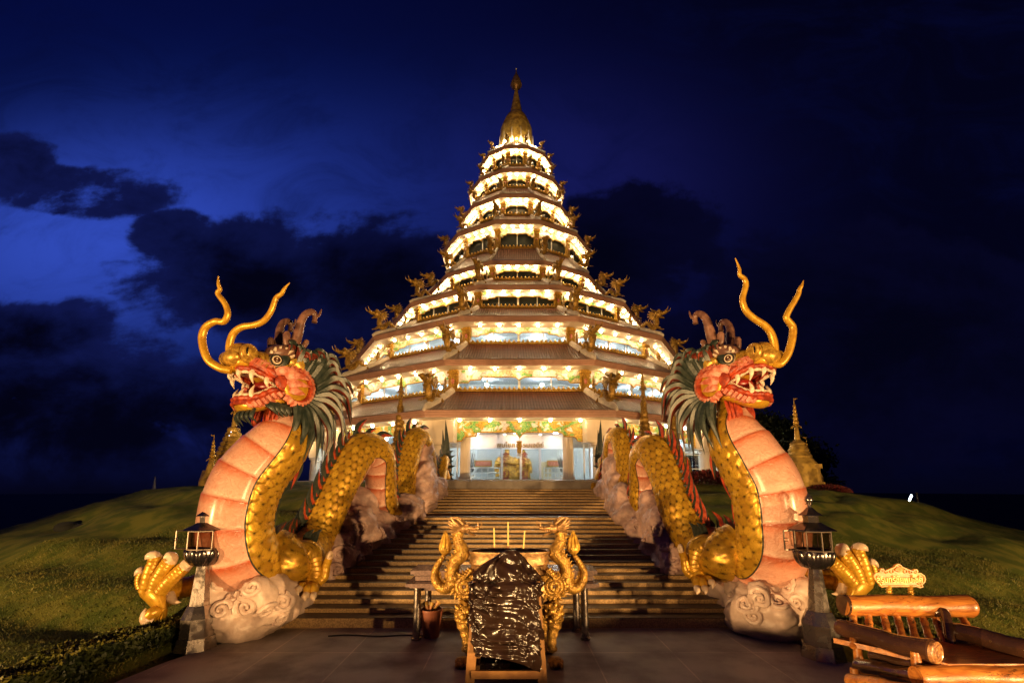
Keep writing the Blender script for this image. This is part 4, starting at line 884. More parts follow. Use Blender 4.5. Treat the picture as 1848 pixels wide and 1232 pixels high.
        for i in range(i0-2, i1-1, 3): u, v, w_ = U_[i]; b_ = h(u, v*1.05, w_+.08); m_ = h(u-.04, v*1.10, w_+.17); e_ = h(u-.17, v*1.10, w_+.21); g.tube([b_, m_, e_], [.046, .036, .004], n=7)
        for j in range(i0-2, i1-4, 3): p_, q_ = U_[j], U_[j+3]; g.tube([h(p_[0], p_[1]*1.04, p_[2]+.10), h(q_[0], q_[1]*1.04, q_[2]+.10)], .032, n=6)
        hp('upper_fringe', g, M['pink'])
    g = G(); g.ell(h(.20, 0, -.14), (.34, .36, .16), HM, 20, 12); g.loft([sect(u, hw, tp, bt) for u, hw, tp, bt in ((.15, .36, -.02, -.10), (.45, .34, .04, -.02), (.72, .28, .11, .06), (.82, .18, .12, .08))])
    g.loft([sect(u, hw, tp, bt) for u, hw, tp, bt in ((.1, .34, -.18, -.24), (.40, .30, -.26, -.32), (.62, .26, -.37, -.43), (.76, .12, -.40, -.46))]); hp('mouth', g, M['deepred'])
    g = G(); g.tube(crom([h(.1, 0, -.20), h(.34, 0, -.21), (h(.52, 0, -.27)), h(.66, .02, -.26), h(.72, .03, -.20)], 14), list(np.interp(np.linspace(0, 1, 14), [0, .3, .8, 1], [.17, .17, .12, .03])), n=12, flat=(.35, 1.), up=(0, 0, 1)); hp('tongue', g, M['red'])
    for C_, dz in ((U_, -1), (Lc, 1)):
        g = G()
        for i in range(3, 68):
            u, v, w_ = C_[i]; c_ = h(u-.012, v*.95, w_+dz*.050); tn = (h(*C_[min(69, i+1)])-h(*C_[i-1])).normalized(); rt = Matrix((tn, UP.cross(tn).normalized(), UP)).transposed(); g.ell(c_, (.021, .018, .040), rt, 8, 6)
        hp('tooth_row', g, M['white'])
    for u, v, w_, ln, dz in [(.745, s_*.325, .05, .23, -1) for s_ in (-1, 1)]+[(.52, s_*.385, -.05, .17, -1) for s_ in (-1, 1)]+[(.87, s_*.15, .05, .15, -1) for s_ in (-1, 1)]+[(.70, s_*.275, -.40, .22, 1) for s_ in (-1, 1)]+[(.78, s_*.10, -.41, .18, 1) for s_ in (-1, 1)]+[(.12, s_*.455, -.12, .26, -1) for s_ in (-1, 1)]:
        g = G(); g.tube(crom([h(u, v, w_), h(u+.015, v*1.05, w_+dz*ln*.5), h(u-.03, v*1.04, w_+dz*ln)], 7), [.038, .037, .034, .029, .021, .012, .003], n=10); hp('fang', g, M['white'])
    # cheek disc with a scalloped frill, ear, eye
    for v in (-1, 1):
        cu, cv, cw = .03, v*.47, -.13
        g = G(); g.ell(h(cu, cv, cw), (.27, .045, .27), hrot('Z', v*.18), 26, 10); hp('cheek', g, M['gold']); g = G(); g.ell(h(cu+.16, cv+v*.012, cw+.03), (.27, .045, .16), hrot('Z', v*.16), 24, 10); hp('cheek_flesh', g, M['red'])
        rtc = hrot('Z', v*.18); g = G(); fl = G()
        tor = [O+(HM @ Matrix.Rotation(v*.18, 3, 'Z')) @ Vector((.275*math.cos(a), v*.03, .275*math.sin(a)))+Fw*cu*S_+Nv*cv*S_+UP*cw*S_ for a in np.linspace(R(48), R(318), 40)]
        g.tube(tor, [.02+.026*math.sin(math.pi*q/39) for q in range(40)], n=9); hp('cheek_rim', g, M['red'])
        cc = h(cu, cv+v*.03, cw)
        for q in range(2, 39, 2):
            p = tor[q]; out = (p-cc).normalized(); tn = (tor[q+1]-tor[q-1]).normalized(); fl.tube([p, p+out*.06, p+out*.115+tn*.045*(1 if q % 4 else .4)], [.062, .052, .006], n=7, flat=(1., .75))
        hp('cheek_frill', fl, M['pink'])
        g = G()
        for (a_, b_, c_) in (((.30, .47, -.02), (.12, .56, .06), (-.13, .57, .02)), ((.28, .47, -.10), (.10, .56, -.08), (-.16, .57, -.10)), ((.22, .47, -.16), (.08, .55, -.22), (-.10, .55, -.25)), ((.42, .44, .03), (.28, .51, .13), (.08, .53, .14))): blade(g, [h(x, v*y, z) for x, y, z in (a_, b_, c_)], .090, .5, 0, 0, up=tuple(Nv*v))
        hp('cheek_flame', g, [M['pink']])
        g = G(); blade(g, [h(.10, v*.42, .16), h(.02, v*.52, .26), h(-.06, v*.50, .40)], .10, .4, 0, 0, up=tuple(Nv*v)); blade(g, [h(.12, v*.42, .18), h(.14, v*.50, .30), h(.06, v*.50, .38)], .08, .4, 0, 0, up=tuple(Nv*v)); hp('ear', g, [M['gold_bright']])
        g = G(); g.ell(h(.32, v*.36, .31), (.20, .075, .17), hrot('Z', v*-.2), 20, 12); blade(g, [h(.22, v*.42, .20), h(.16, v*.45, .14), h(.10, v*.46, .06)], .06, .5, 0, 0, up=tuple(Nv*v)); hp('eyelid', g, [M['green']])
        g = G()
        for q in range(6): a = .5+q*.42; b_ = h(.32+.19*math.cos(a), v*.40, .33+.15*math.sin(a)); e_ = h(.32+.27*math.cos(a)-.05, v*.43, .33+.24*math.sin(a)); g.tube([b_, b_.lerp(e_, .6)+UP*.02, e_], [.028, .020, .003], n=6)
        hp('lid_crest', g, M['white'])
        er = hrot('Z', v*-.28); eo = h(.405, v*.41, .285); dN = er @ Vector((0, v, 0)); g = G(); g.ell(eo, (.115, .080, .115), er, 18, 12, 3)
        g.torus(eo+dN*.066, .092, .013, er @ Matrix.Rotation(R(90), 3, 'X'), 22, 6, 1); g.torus(eo+dN*.075, .062, .010, er @ Matrix.Rotation(R(90), 3, 'X'), 22, 6, 0); g.ell(eo+dN*.070, (.062, .026, .062), er, 14, 8, 2); g.ell(eo+dN*.092+UP*.016, (.014, .008, .014), er, 8, 6, 0); hp('eye', g, [M['white'], M['black'], M['iris'], mat('aged eye white', (.52, .42, .30), .3)])
        g = G(); g.ell(h(.30, v*.27, .47), (.25, .18, .15), hrot('Y', .25), 18, 12); hp('brow', g, M['brown'])
        # antler
        g = G(); An = crom([(.12, .26, .46), (.04, .29, .68), (.0, .33, .92), (-.02, .37, 1.13), (-.08, .40, 1.29), (-.18, .42, 1.37), (-.25, .42, 1.33), (-.25, .42, 1.18)], 26)
        g.tube([h(u, v*y, w_) for u, y, w_ in An], list(np.interp(np.linspace(0, 1, 26), [0, .2, .5, .8, .95, 1], [.13, .085, .06, .05, .04, .045])), n=10)
        g.tube(crom([h(-.16, v*.42, 1.36), h(-.27, v*.43, 1.31), h(-.33, v*.44, 1.35), h(-.36, v*.45, 1.47)], 8), [.035, .033, .03, .028, .025, .022, .018, .008], n=8)
        g.tube(crom([h(.10, v*.27, .58), h(.17, v*.28, .74), h(.18, v*.28, .90)], 8), [.085, .075, .065, .06, .056, .055, .058, .035], n=9)
        g.tube(crom([h(.05, v*.30, .62), h(-.10, v*.34, .68), h(-.17, v*.36, .82)], 8), [.075, .065, .055, .05, .046, .045, .048, .03], n=9); hp('antler', g, M['brown'])
        # mane: two fans of curling locks
        rq = random.Random(5+v)
        for ring, (n_, r0, ln, va, vb) in enumerate(((19, .30, .58, .42, .50), (16, .22, .72, .28, .32))):
            for q in range(n_):
                a = R(112)-q*R(222)/(n_-1)+(.12 if ring else 0); dn = max(0, -math.sin(a)); c_, s_ = -math.cos(a), math.sin(a)
                if math.cos(a) < 0: c_ = max(c_, -.2)*1.
                ln_ = ln*(.72+.42*abs(math.cos(a))*.6+.42*dn); r_ = r0
                ln_ *= rq.uniform(.82, 1.22); a += rq.uniform(-.07, .07); wv_ = rq.uniform(.06, .20); tw = rq.uniform(-.06, .06)
                pa = [(.05+c_*r_-.12, va*v, -.10+s_*r_), (-.16+c_*(r_+ln_*.30)-.0, vb*v, -.08+s_*(r_+ln_*.32)+wv_*1.3*(1-dn)), (-.18+c_*(r_+ln_*.66), (vb+.08)*v+tw, -.12+s_*(r_+ln_*.62)+wv_*(1-dn)-.10*dn), (-.20+c_*(r_+ln_*.98)+(.14*dn), (vb+.04)*v, -.20+s_*(r_+ln_*.82)-.06-wv_-.22*dn)]
                if s_ > .75: pa[-1] = (pa[-1][0]-.06, pa[-1][1], pa[-1][2]+.16)
                g = G(); blade(g, [h(*x) for x in pa], .088 if ring == 0 else .095, .85, 0, 1, up=tuple(UP*.8-Fw*.3+Nv*v*.25), n=14); hp('mane_lock', g, [M['green'], M['mane_red']], 50)
    # throat fins and beard
    for q in range(3):
        for v in (-1, 1):
            g = G(); blade(g, [h(.22+q*.06, v*(.28-.05*q), -.46), h(.30+q*.05, v*(.30-.05*q), -.75), h(.16+q*.06, v*(.26-.05*q), -1.02+.08*q)], .10, .3, 1, 1, up=tuple(Fw), n=9); hp('throat_fin', g, [M['green'], M['red']], 50)
    if L:
        for q in range(6): v = -.22+q*.095; g = G(); blade(g, [h(.70-abs(v)*.3, v, -.58), h(.76-abs(v)*.3, v*1.1, -.72), h(.66-abs(v)*.3, v*1.15, -.86+.05*(q % 2))], .05, .7, 0, 0, up=tuple(Fw), n=8); hp('beard_tuft', g, [M['green']], 50)
        for q in range(5): u = .50-q*.09; g = G(); blade(g, [h(u, .34, -.46), h(u-.10, .40, -.54), h(u-.24, .38, -.68-.02*q)], .06, .5, 0, 0, up=tuple(Nv), n=8); hp('beard_tuft', g, [M['green']], 50)
    # whiskers
    if L: ws = [([(418, 668), (398, 664), (375, 648), (365, 615), (370, 592), (388, 580), (404, 580), (411, 566), (406, 548), (393, 530), (397, 522), (394, 512), (394, 498)], 6.55), ([(437, 668), (426, 666), (417, 650), (414, 625), (421, 602), (437, 590), (460, 586), (477, 578), (490, 560), (498, 538), (508, 530), (514, 520), (523, 510)], 6.62)]
    else: ws = [([(1396, 655), (1408, 656), (1421, 640), (1429, 615), (1431, 592), (1425, 582), (1419, 573), (1424, 560), (1433, 545), (1441, 530), (1443, 522), (1447, 515), (1450, 506)], 6.6), ([(1385, 655), (1394, 652), (1398, 630), (1393, 605), (1381, 588), (1360, 574), (1346, 560), (1340, 540), (1346, 515), (1343, 503), (1335, 496), (1334, 484), (1327, 466)], 6.62)]
    for wp, d_ in ws:
        C_ = crom([PK(x, y, d_-.02*i) for i, (x, y) in enumerate(wp)], 60); g = G(); g.tube([Vector(p) for p in C_], list(np.interp(np.linspace(0, 1, 60), [0, .1, .35, .7, .9, 1], [.062, .060, .052, .040, .026, .006])), n=10); hp('whisker', g, M['gold'])
    G.U = 1.
    return D
dragon('left'); dragon('right')
# ------------------------------------------------------------ lantern posts
M['steel'] = mat('polished steel', (.42, .36, .32), .22, .94, (.26, .225, .21), 7, .12, 12, .01, rvar=.16)
M['steel_dark'] = mat('tarnished steel', (.20, .17, .165), .24, .95, (.13, .115, .12), 9, .15, 14, .01)
M['lglass'] = gl.copy(); [n_ for n_ in M['lglass'].node_tree.nodes if n_.type == 'BSDF_TRANSPARENT'][0].inputs[0].default_value = (.55, .46, .38, 1)
lb = ground_at(353, 1168)
lp = root('lantern_post', lb, 'eight sided steel lantern post standing by the hedge in front of the left dragon', 'lantern post', 'steel lantern posts')
lx, ly, _ = lb; ph8 = R(10)
g = G(); g.lathe([(.275, 0), (.245, .175), (.0, .176)], 8, (lx, ly, 0), phase=ph8); g.lathe([(.225, .17), (.225, .445), (.155, .62), (.0, .621)], 8, (lx, ly, 0), phase=ph8); g.build('plinth', M['steel'], lp, smooth=15)
g = G(); g.lathe([(.135, .61), (.082, 1.20), (.095, 1.215)], 8, (lx, ly, 0), phase=ph8); g.build('shaft', M['steel'], lp, smooth=15)
g = G(); g.lathe([(.09, 1.19), (.17, 1.22), (.225, 1.30), (.245, 1.39), (.235, 1.445), (.03, 1.45)], 32, (lx, ly, 0)); bowl = g.build('bowl', M['steel_dark'], lp)
g = G()
for q in range(12):
    a = q*math.pi/6; rt = Matrix.Rotation(a, 3, 'Z'); g.ell(Vector((lx, ly, 1.35))+rt @ Vector((.215, 0, 0)), (.035, .062, .105), rt @ Matrix.Rotation(.25, 3, 'Y'), 12, 10)
    g.ell(Vector((lx, ly, 1.275))+rt @ Vector((.175, .0, 0)), (.035, .05, .08), Matrix.Rotation(a+.26, 3, 'Z') @ Matrix.Rotation(.6, 3, 'Y'), 10, 8)
g.build('lotus_petals', M['steel_dark'], bowl)
def oct_(r_, z, q): a = ph8+q*math.pi/4; return Vector((lx+r_*math.cos(a), ly+r_*math.sin(a), z))
g = G()
for q in range(8): g.tube([oct_(.228, 1.44, q), oct_(.228, 1.74, q)], .009, n=6); g.tube([oct_(.228, 1.455, q), oct_(.228, 1.455, q+1)], .014, n=6); g.tube([oct_(.228, 1.725, q), oct_(.228, 1.725, q+1)], .014, n=6)
M['cage'] = mat('cage steel', (.15, .12, .10), .38, .9); cage = g.build('lantern_cage', M['cage'], lp)
for q in range(8):
    if q == 4: continue
    a, b_ = oct_(.222, 0, q), oct_(.222, 0, q+1); g = G(); g.add([a+UP*1.46, b_+UP*1.46, b_+UP*1.72, a+UP*1.72], [(0, 1, 2, 3)]); g.build('pane', M['lglass'], cage, smooth=0)
a = oct_(.235, 0, 4); dr_ = Vector((-.95, -.3, 0)).normalized(); e_ = a+dr_*.15; g = G()
for p_, q_ in ((a+UP*1.455, e_+UP*1.455), (a+UP*1.725, e_+UP*1.725), (a+UP*1.455, a+UP*1.725), (e_+UP*1.455, e_+UP*1.725)): g.tube([p_, q_], .011, n=6)
g.torus(e_+UP*1.60-dr_*.02+Vector((0, -.03, 0)), .022, .005, Matrix.Rotation(R(90), 3, 'X')); dleaf = g.build('lantern_door', M['cage'], lp)
g = G(); g.lathe([(.305, 1.735), (.30, 1.748), (.20, 1.80), (.13, 1.845), (.0, 1.85)], 8, (lx, ly, 0), phase=ph8); g.build('roof', M['steel_dark'], lp, smooth=15)
g = G(); g.lathe([(.10, 1.84), (.10, 1.95), (.0, 1.951)], 8, (lx, ly, 0), phase=ph8)
for q in range(8):
    c_ = (oct_(.093, 1.925, q)+oct_(.093, 1.925, q+1))/2; g.ell(c_, .013, None, 6, 4)
g.build('collar', M['steel'], lp, smooth=15)
g = G(); g.lathe([(.155, 1.945), (.15, 1.955), (.09, 2.0), (.035, 2.06), (.0, 2.065)], 8, (lx, ly, 0), phase=ph8); g.build('cap', M['steel_dark'], lp, smooth=15)
g = G(); g.lathe([(.03, 2.05), (.022, 2.09), (.055, 2.105), (.03, 2.12), (.05, 2.15), (.055, 2.175), (.045, 2.20), (.05, 2.205), (.025, 2.235), (.004, 2.275)], 16, (lx, ly, 0)); g.build('finial', M['steel'], lp)
def copy_tree(o, parent=None):
    c = o.copy(); col.objects.link(c)
    if parent is not None: c.parent = parent
    for ch in list(o.children): copy_tree(ch, c)
    return c
lp.scale = (1.08, 1.08, 1.025)
lp2 = copy_tree(lp); lp2.location = ground_at(1485, 1184); lp2['label'] = 'eight sided steel lantern post standing beside the log bench'
lp2.rotation_euler.z = R(-14); lp2.scale = (1.09, 1.09, 1.04)

# ------------------------------------------------------------ incense burner with dragon handles
DB = 7.0; G.U = 1.1
cb = root('incense_burner', ground_at(918, 1184), 'bronze incense burner with two rearing dragon handles behind the plastic covered stand', 'incense burner')
def mirx(x, s_): return x if s_ < 0 else 1838-x
bx, by, _ = P(919, 1100, DB)
zb_ = lambda y: P(919, y, DB).z
prof = [(1112, .42, .28), (1098, .52, .36), (1075, .66, .36), (1050, .66, .36), (1030, .60, .30), (1018, .56, .28), (1014, .60, .29), (1009, .585, .285), (999, .58, .285), (995, .61, .295), (992, .61, .295), (993, .57, .27), (1008, .55, .26)]
g = G(); g.loft([[Vector((bx+rx*math.copysign(abs(math.cos(a))**.7, math.cos(a)), by+ry*math.copysign(abs(math.sin(a))**.7, math.sin(a)), zb_(y))) for a in np.linspace(0, 2*math.pi, 48, endpoint=False)] for y, rx, ry in prof])
for q in range(14): a = q*.45; g.tube([(bx+.10+q*.0, by-.375, zb_(1006)), (bx+.14, by-.385, zb_(1001)), (bx+.2, by-.38, zb_(1007))], .008, n=5)
g.build('bowl', M['bronze'], cb)
g = G(); g.loft([[Vector((bx+rx*math.cos(a), by+rx*.5*math.sin(a), zb_(y))) for a in np.linspace(0, 2*math.pi, 40, endpoint=False)] for y, rx in ((999, .54), (997.5, .54))]); g.build('ash', mat('ash', (.025, .020, .018), .9), cb)
for s_ in (-1, 1):
    for dd, xx in ((-.26, 840), (.30, 856)):
        X = lambda x: mirx(x, s_); g = G(); d_ = DB+dd
        lg = [(X(xx+6), 1085, .10), (X(xx), 1100, .13), (X(xx-2), 1112, .125), (X(xx-3), 1122, .10), (X(xx+1), 1140, .075), (X(xx+3), 1160, .062), (X(xx+1), 1174, .065)]
        C_ = crom([(*P(x, y, d_), r_) for x, y, r_ in lg], 26); g.tube([Vector(c[:3]) for c in C_], [c[3]*(1+.10*math.sin(i*1.9)) for i, c in enumerate(C_)], n=12)
        fx = P(X(xx-4), 1176, d_); g.ell((fx.x, fx.y-.05, .055), (.11, .13, .06), None, 12, 8)
        for q in (-1, 0, 1): g.ell((fx.x+q*.06, fx.y-.16, .04), (.035, .05, .04), None, 8, 6)
        c_ = P(X(xx-2), 1106, d_-.12)                                     # lion mask
        g.ell(c_, (.11, .07, .11), None, 14, 10); g.ell(c_+Vector((0, -.07, -.03)), (.06, .05, .045), None, 10, 8)
        for v in (-1, 1): g.ell(c_+Vector((v*.05, -.06, .04)), (.028, .025, .028), None, 8, 6); g.tube([c_+Vector((v*.07, -.03, .07)), c_+Vector((v*.13, -.02, .12))], [.03, .008], n=5)
        for q in range(9): a = q*.7; g.ell(c_+Vector((.115*math.cos(a), .0, .115*math.sin(a))), .03, None, 6, 5)
        g.build('leg', M['bronze_gold'], cb)
    g = G(); c_ = P(mirx(838, s_), 1058, DB-.30)                          # coiled relief on the shoulder
    for q in range(3): g.torus(c_+Vector((0, .02*q, 0)), .055+.05*q, .034, Matrix.Rotation(R(90), 3, 'X') @ Matrix.Rotation(R(0), 3, 'Z'), 22, 8)
    for q in range(16): a = q*math.pi/8; g.tube([c_+Vector((.17*math.cos(a), .02, .17*math.sin(a))), c_+Vector((.225*math.cos(a+.15), .0, .225*math.sin(a+.15)))], [.03, .006], n=5)
    for q in range(5): g.tube([P(mirx(850-q*3, s_), 1030+q*3, DB-.33), P(mirx(843-q*4, s_), 1024+q*4, DB-.36)], [.035, .008], n=5)
    g.build('relief_coil', M['bronze_gold'], cb)
    # handle
    X = lambda x: mirx(770+x/7.7, s_); Y_ = lambda y: 930+y/7.7; hd = DB-.05
    pa = [(470, 210, .060), (435, 270, .066), (440, 350, .072), (490, 450, .082), (510, 520, .088), (470, 570, .085), (400, 640, .082), (365, 740, .082), (365, 850, .084), (330, 960, .084), (250, 1010, .074), (160, 960, .064), (115, 860, .056), (120, 760, .048), (175, 650, .040), (235, 560, .032), (245, 530, .03)]
    C_ = crom([(*P(X(x), Y_(y), hd+.02*math.sin(i)), r_) for i, (x, y, r_) in enumerate(pa)], 90); g = G(); g.tube([Vector(c[:3]) for c in C_], [c[3]*(1+.05*(i % 2)) for i, c in enumerate(C_)], n=12)
    for i in range(6, 74, 2):
        p = Vector(C_[i, :3]); tn = (Vector(C_[i+1, :3])-Vector(C_[i-1, :3])).normalized(); nr = Vector((tn.z, 0, -tn.x))*(1 if s_ < 0 else -1)*1; nr = nr if i < 999 else -nr; g.tube([p+nr*C_[i, 3]*.9, p+nr*(C_[i, 3]+.05)-tn*.02], [.026, .004], n=5, flat=(1, .5))
    hn = g.build('dragon_handle', M['bronze_gold'], cb)
    g = G(); fw_ = Vector((-s_, -.25, -.12)).normalized(); c_ = P(X(520), Y_(170), hd); rt = Matrix((fw_, fw_.cross(UP).normalized(), UP)).transposed()
    g.ell(c_, (.10, .075, .075), rt, 14, 10); g.ell(c_+rt @ Vector((.12, 0, .015)), (.10, .055, .04), rt, 12, 8); g.ell(c_+rt @ Vector((.21, 0, .03)), (.035, .05, .035), None, 8, 6); g.ell(c_+rt @ Vector((.10, 0, -.065)), (.10, .045, .022), rt @ Matrix.Rotation(.3, 3, 'Y'), 12, 6)
    for v in (-1, 1):
        g.ell(c_+rt @ Vector((.06, v*.055, .05)), (.03, .02, .025), None, 8, 6)
        g.tube(crom([c_+rt @ Vector((.0, v*.04, .06)), c_+rt @ Vector((-.10, v*.06, .13)), c_+rt @ Vector((-.20, v*.07, .13))], 6), [.022, .02, .018, .014, .01, .004], n=6)
        g.tube(crom([c_+rt @ Vector((.2, v*.04, .04)), c_+rt @ Vector((.25, v*.09, .07)), c_+rt @ Vector((.24, v*.10, .14))], 5), [.012, .011, .01, .008, .003], n=5)
        for q in range(6): a = -.75+q*.30; b_ = c_+rt @ Vector((-.03, v*.06, 0)); g.tube(crom([b_, b_+rt @ Vector((-.09*math.cos(a)-.02, v*.03, .10*math.sin(a))), b_+rt @ Vector((-.20*math.cos(a), v*.05, .17*math.sin(a)+.02))], 5), [.03, .028, .022, .014, .003], n=5)
        for q in range(5): g.ell(c_+rt @ Vector((.06+q*.03, v*.035, -.02)), (.008, .008, .02), None, 5, 4)
    g.build('dragon_head', M['bronze'], hn)
    g = G(); c_ = P(X(255), Y_(460), hd); g.ell(c_, (.088, .075, .085), None, 16, 12)   # flaming pearl on the tail
    for q in range(14):
        a = q*.9; g.tube(crom([c_+Vector((.075*math.cos(a), .06*math.sin(a), -.02)), c_+Vector((.06*math.cos(a), .05*math.sin(a), .10)), c_+Vector((.012*math.cos(a+.6), .012*math.sin(a), .20+.06*(q % 2)))], 6), [.02, .026, .024, .018, .011, .003], n=6)
    g.build('flaming_pearl', M['gold_bright'], hn)
G.U = 1.; M['joss'] = mat('yellow incense', (.62, .48, .16), .7); M['jossred'] = mat('red incense stem', (.18, .03, .02), .6)
for x0, y0, x1, y1, lb_ in ((892.5, 997, 891.5, 952, 'left yellow incense stick standing in the burner, medium height'), (917, 997, 917, 941, 'tallest yellow incense stick standing in the middle of the burner'), (944, 998, 947, 957, 'right yellow incense stick standing in the burner, leaning slightly')):
    a, b_ = P(x0, y0, DB), P(x1, y1, DB); g = G(); m_ = a.lerp(b_, .22); g.tube([m_, b_], .011, n=8, m=0); g.tube([a, m_], .006, n=6, m=1); tag(g.build('incense_stick', [M['joss'], M['jossred']]), lb_, 'incense stick', 'incense sticks in the burner')

# ------------------------------------------------------------ plastic covered stand
M['wood'] = mat('stand timber', (.34, .165, .05), .5, 0, (.22, .095, .03), 3, .4, 50, .006)
pl = bpy.data.materials.new('black plastic sheet'); pl.use_nodes = True; t = NT(pl.node_tree); b = t.n['Principled BSDF']; oc = t.new('ShaderNodeTexCoord').outputs['Object']
b.inputs['Base Color'].default_value = (.020, .010, .0065, 1); b.inputs['Roughness'].default_value = .21; b.inputs['Specular IOR Level'].default_value = .5; b.inputs['Coat Weight'].default_value = .2; b.inputs['Coat Roughness'].default_value = .12
mpn = t.new('ShaderNodeMapping'); t.inp(mpn.inputs[0], oc); mpn.inputs['Scale'].default_value = (1., 1., .42); mpn.inputs['Rotation'].default_value = (0, R(24), 0)
nz = t.noise(mpn.outputs[0], 2.3, 1, .4, 1.6); nr = t.math('ABSOLUTE', t.math('SUBTRACT', t.noise(oc, 1.9, 1, .5, 1.2), .5)); nf = t.noise(oc, 13, 2, .5, 1.5)
hs = t.math('ADD', t.math('ADD', nz, t.math('MULTIPLY', nr, -.7)), t.math('MULTIPLY', nf, .012)); t.inp(b.inputs['Normal'], t.bump(hs, 1., .20))
DS = 6.0
sx0, sy0, _ = P(914, 1100, DS); zs_ = lambda y: P(914, y, DS).z
stnd = root('display_stand', (sx0, sy0, 0), 'wooden stand wrapped under black plastic in front of the incense burner', 'stand')
for x, y, tx in ((-.36, -.14, -.06), (.36, -.14, .06), (-.34, .18, -.05), (.34, .18, .05)):
    g = G(); zt_ = 1.28; a = Vector((sx0+x, sy0+y, zt_)); b_ = Vector((sx0+x+tx*1.4, sy0+y*(1.25 if y < 0 else 1.5), 0)); dv = (a-b_).normalized(); e1 = Vector((1, 0, 0)); e1 = (e1-dv*e1.dot(dv)).normalized(); rt = Matrix((e1, dv.cross(e1), dv)).transposed(); g.box((a+b_)/2, (.11, .06, (a-b_).length), rt); g.build('leg', M['wood'], stnd, smooth=0)
g = G(); g.box((sx0, sy0-.20, .22), (.84, .04, .09)); g.build('rail', M['wood'], stnd, smooth=0)
g = G(); g.box((sx0, sy0+.02, 1.24), (.70, .40, .04)); g.build('desk_top', M['wood'], stnd, smooth=0)
g = G(); nr_, nh = 110, 70
KS = 1.18
lev = [(0., 1176, .395, .26, 0), (.25, 1140, .385, .255, 0), (.55, 1090, .385, .25, 0), (.80, 1056, .385, .24, 0), (.84, 1047, .395, .245, 0), (.865, 1043, .335, .19, 0), (.895, 1036, .36, .20, -.01), (.94, 1022, .28, .16, -.01), (.97, 1008, .20, .11, .02), (1., 992, .06, .04, .05)]
rings = []
for j in range(nh+1):
    f = j/nh; y, rx, ry, dx = [np.interp(f, [l[0] for l in lev], [l[i]*(KS if i > 1 else 1) for l in lev]) for i in (1, 2, 3, 4)]; ring = []
    for q in range(nr_):
        a = 2*math.pi*q/nr_; c_, s_ = math.cos(a), math.sin(a); e = .42 if f < .86 else .8
        px_ = rx*math.copysign(abs(c_)**e, c_); py_ = ry*math.copysign(abs(s_)**e, s_)
        k_ = .034 if f < .84 else .075
        rg = 1-abs(2*float(vnoise(a*2.0+f*2.6, f*2.2-a*.7, 1., 14))-1); rg2 = 1-abs(2*float(vnoise(a*5.1-f*6., f*7.5+a*1.1, 1., 19))-1)
        wv = (.034*(rg**3)+.006*rg2**3-.02)+.04*(float(vnoise(a*3.3+f*5, f*9-a*1.5, 1., 4))-.5)*2*k_+(abs(float(vnoise(a*6+f*14, f*20+a*2, 1., 8))-.5)-.25)*k_*1.6
        z_ = zs_(y)-(.05*(px_/.39)+.02*math.sin(a*5) if f < .02 else 0)*(1 if f < .02 else 0)+(0 if f > .1 else -.055*(px_/.39)*(1-f/.1))-(.5*min(1, s_*3)*max(0, 1-f/.25) if s_ > 0 else 0)  # rear side hangs lower, standing in for the burner's shadow between the legs
        ring.append(Vector((sx0+dx+px_*(1+wv/.3), sy0+py_*(1+wv/.2), z_)))
    rings.append(ring)
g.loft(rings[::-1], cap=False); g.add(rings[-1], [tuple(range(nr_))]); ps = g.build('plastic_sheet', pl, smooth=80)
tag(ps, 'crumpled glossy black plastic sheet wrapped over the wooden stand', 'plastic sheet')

# ------------------------------------------------------------ altar table and bucket
M['marble'] = mat('brown granite slab', (.26, .17, .15), .22, 0, (.17, .11, .10), 30, .1, 40, .004)
at = root('altar_table', ground_at(905, 1138), 'dark granite altar table on round steel legs behind the incense burner', 'table')
def slab(px0, px1, py, d0_, d1_, th, inset=0.):
    g = G(); a, b_ = P(px0, py, (d0_+d1_)/2), P(px1, py, (d0_+d1_)/2); z = P(900, py, d0_).z; g.box(((a.x+b_.x)/2, (d0_+d1_)/2, z-th/2), (b_.x-a.x, d1_-d0_, th)); g.box(((a.x+b_.x)/2, (d0_+d1_)/2, z-th*1.25), (b_.x-a.x-.10, d1_-d0_-.10, th*.5)); return g
slab(748, 1072, 1029, 7.75, 8.38, .06).build('table_top', M['marble'], at, smooth=0)
slab(755, 1066, 1039, 7.82, 8.32, .16).build('apron', M['marble'], at, smooth=0)
slab(741, 1074, 1053, 7.6, 8.38, .05).build('shelf', M['marble'], at, smooth=0)
for px, py, d_ in ((752.5, 1146, 7.8), (772, 1126, 8.25), (1055, 1148, 7.8), (1040, 1130, 8.25)):
    c_ = P(px, 1100, d_); zt_ = P(900, 1057, d_).z; g = G(); g.lathe([(.085, 0.0), (.085, .035), (.06, .04), (.06, zt_-.03), (.08, zt_-.03), (.08, zt_)], 20, (c_.x, c_.y, 0)); g.build('leg', M['steel'], at)
M['terracotta'] = mat('terracotta plastic', (.30, .095, .05), .5)
bk = ground_at(779, 1141); bk.y = 7.95; bk.x = P(779, 1100, 7.95).x; zt_ = P(779, 1097, 7.95).z
g = G(); g.lathe([(.13, .0), (.18, zt_-.03), (.19, zt_-.03), (.19, zt_), (.165, zt_), (.125, .03), (.0, .03)], 28, (bk.x, bk.y, 0)); tag(g.build('bucket', M['terracotta']), 'terracotta coloured bucket full of offering wrappers under the altar table', 'bucket')
M['paper'] = mat('gold paper', (.55, .36, .09), .45, 0, (.50, .12, .05), 8)
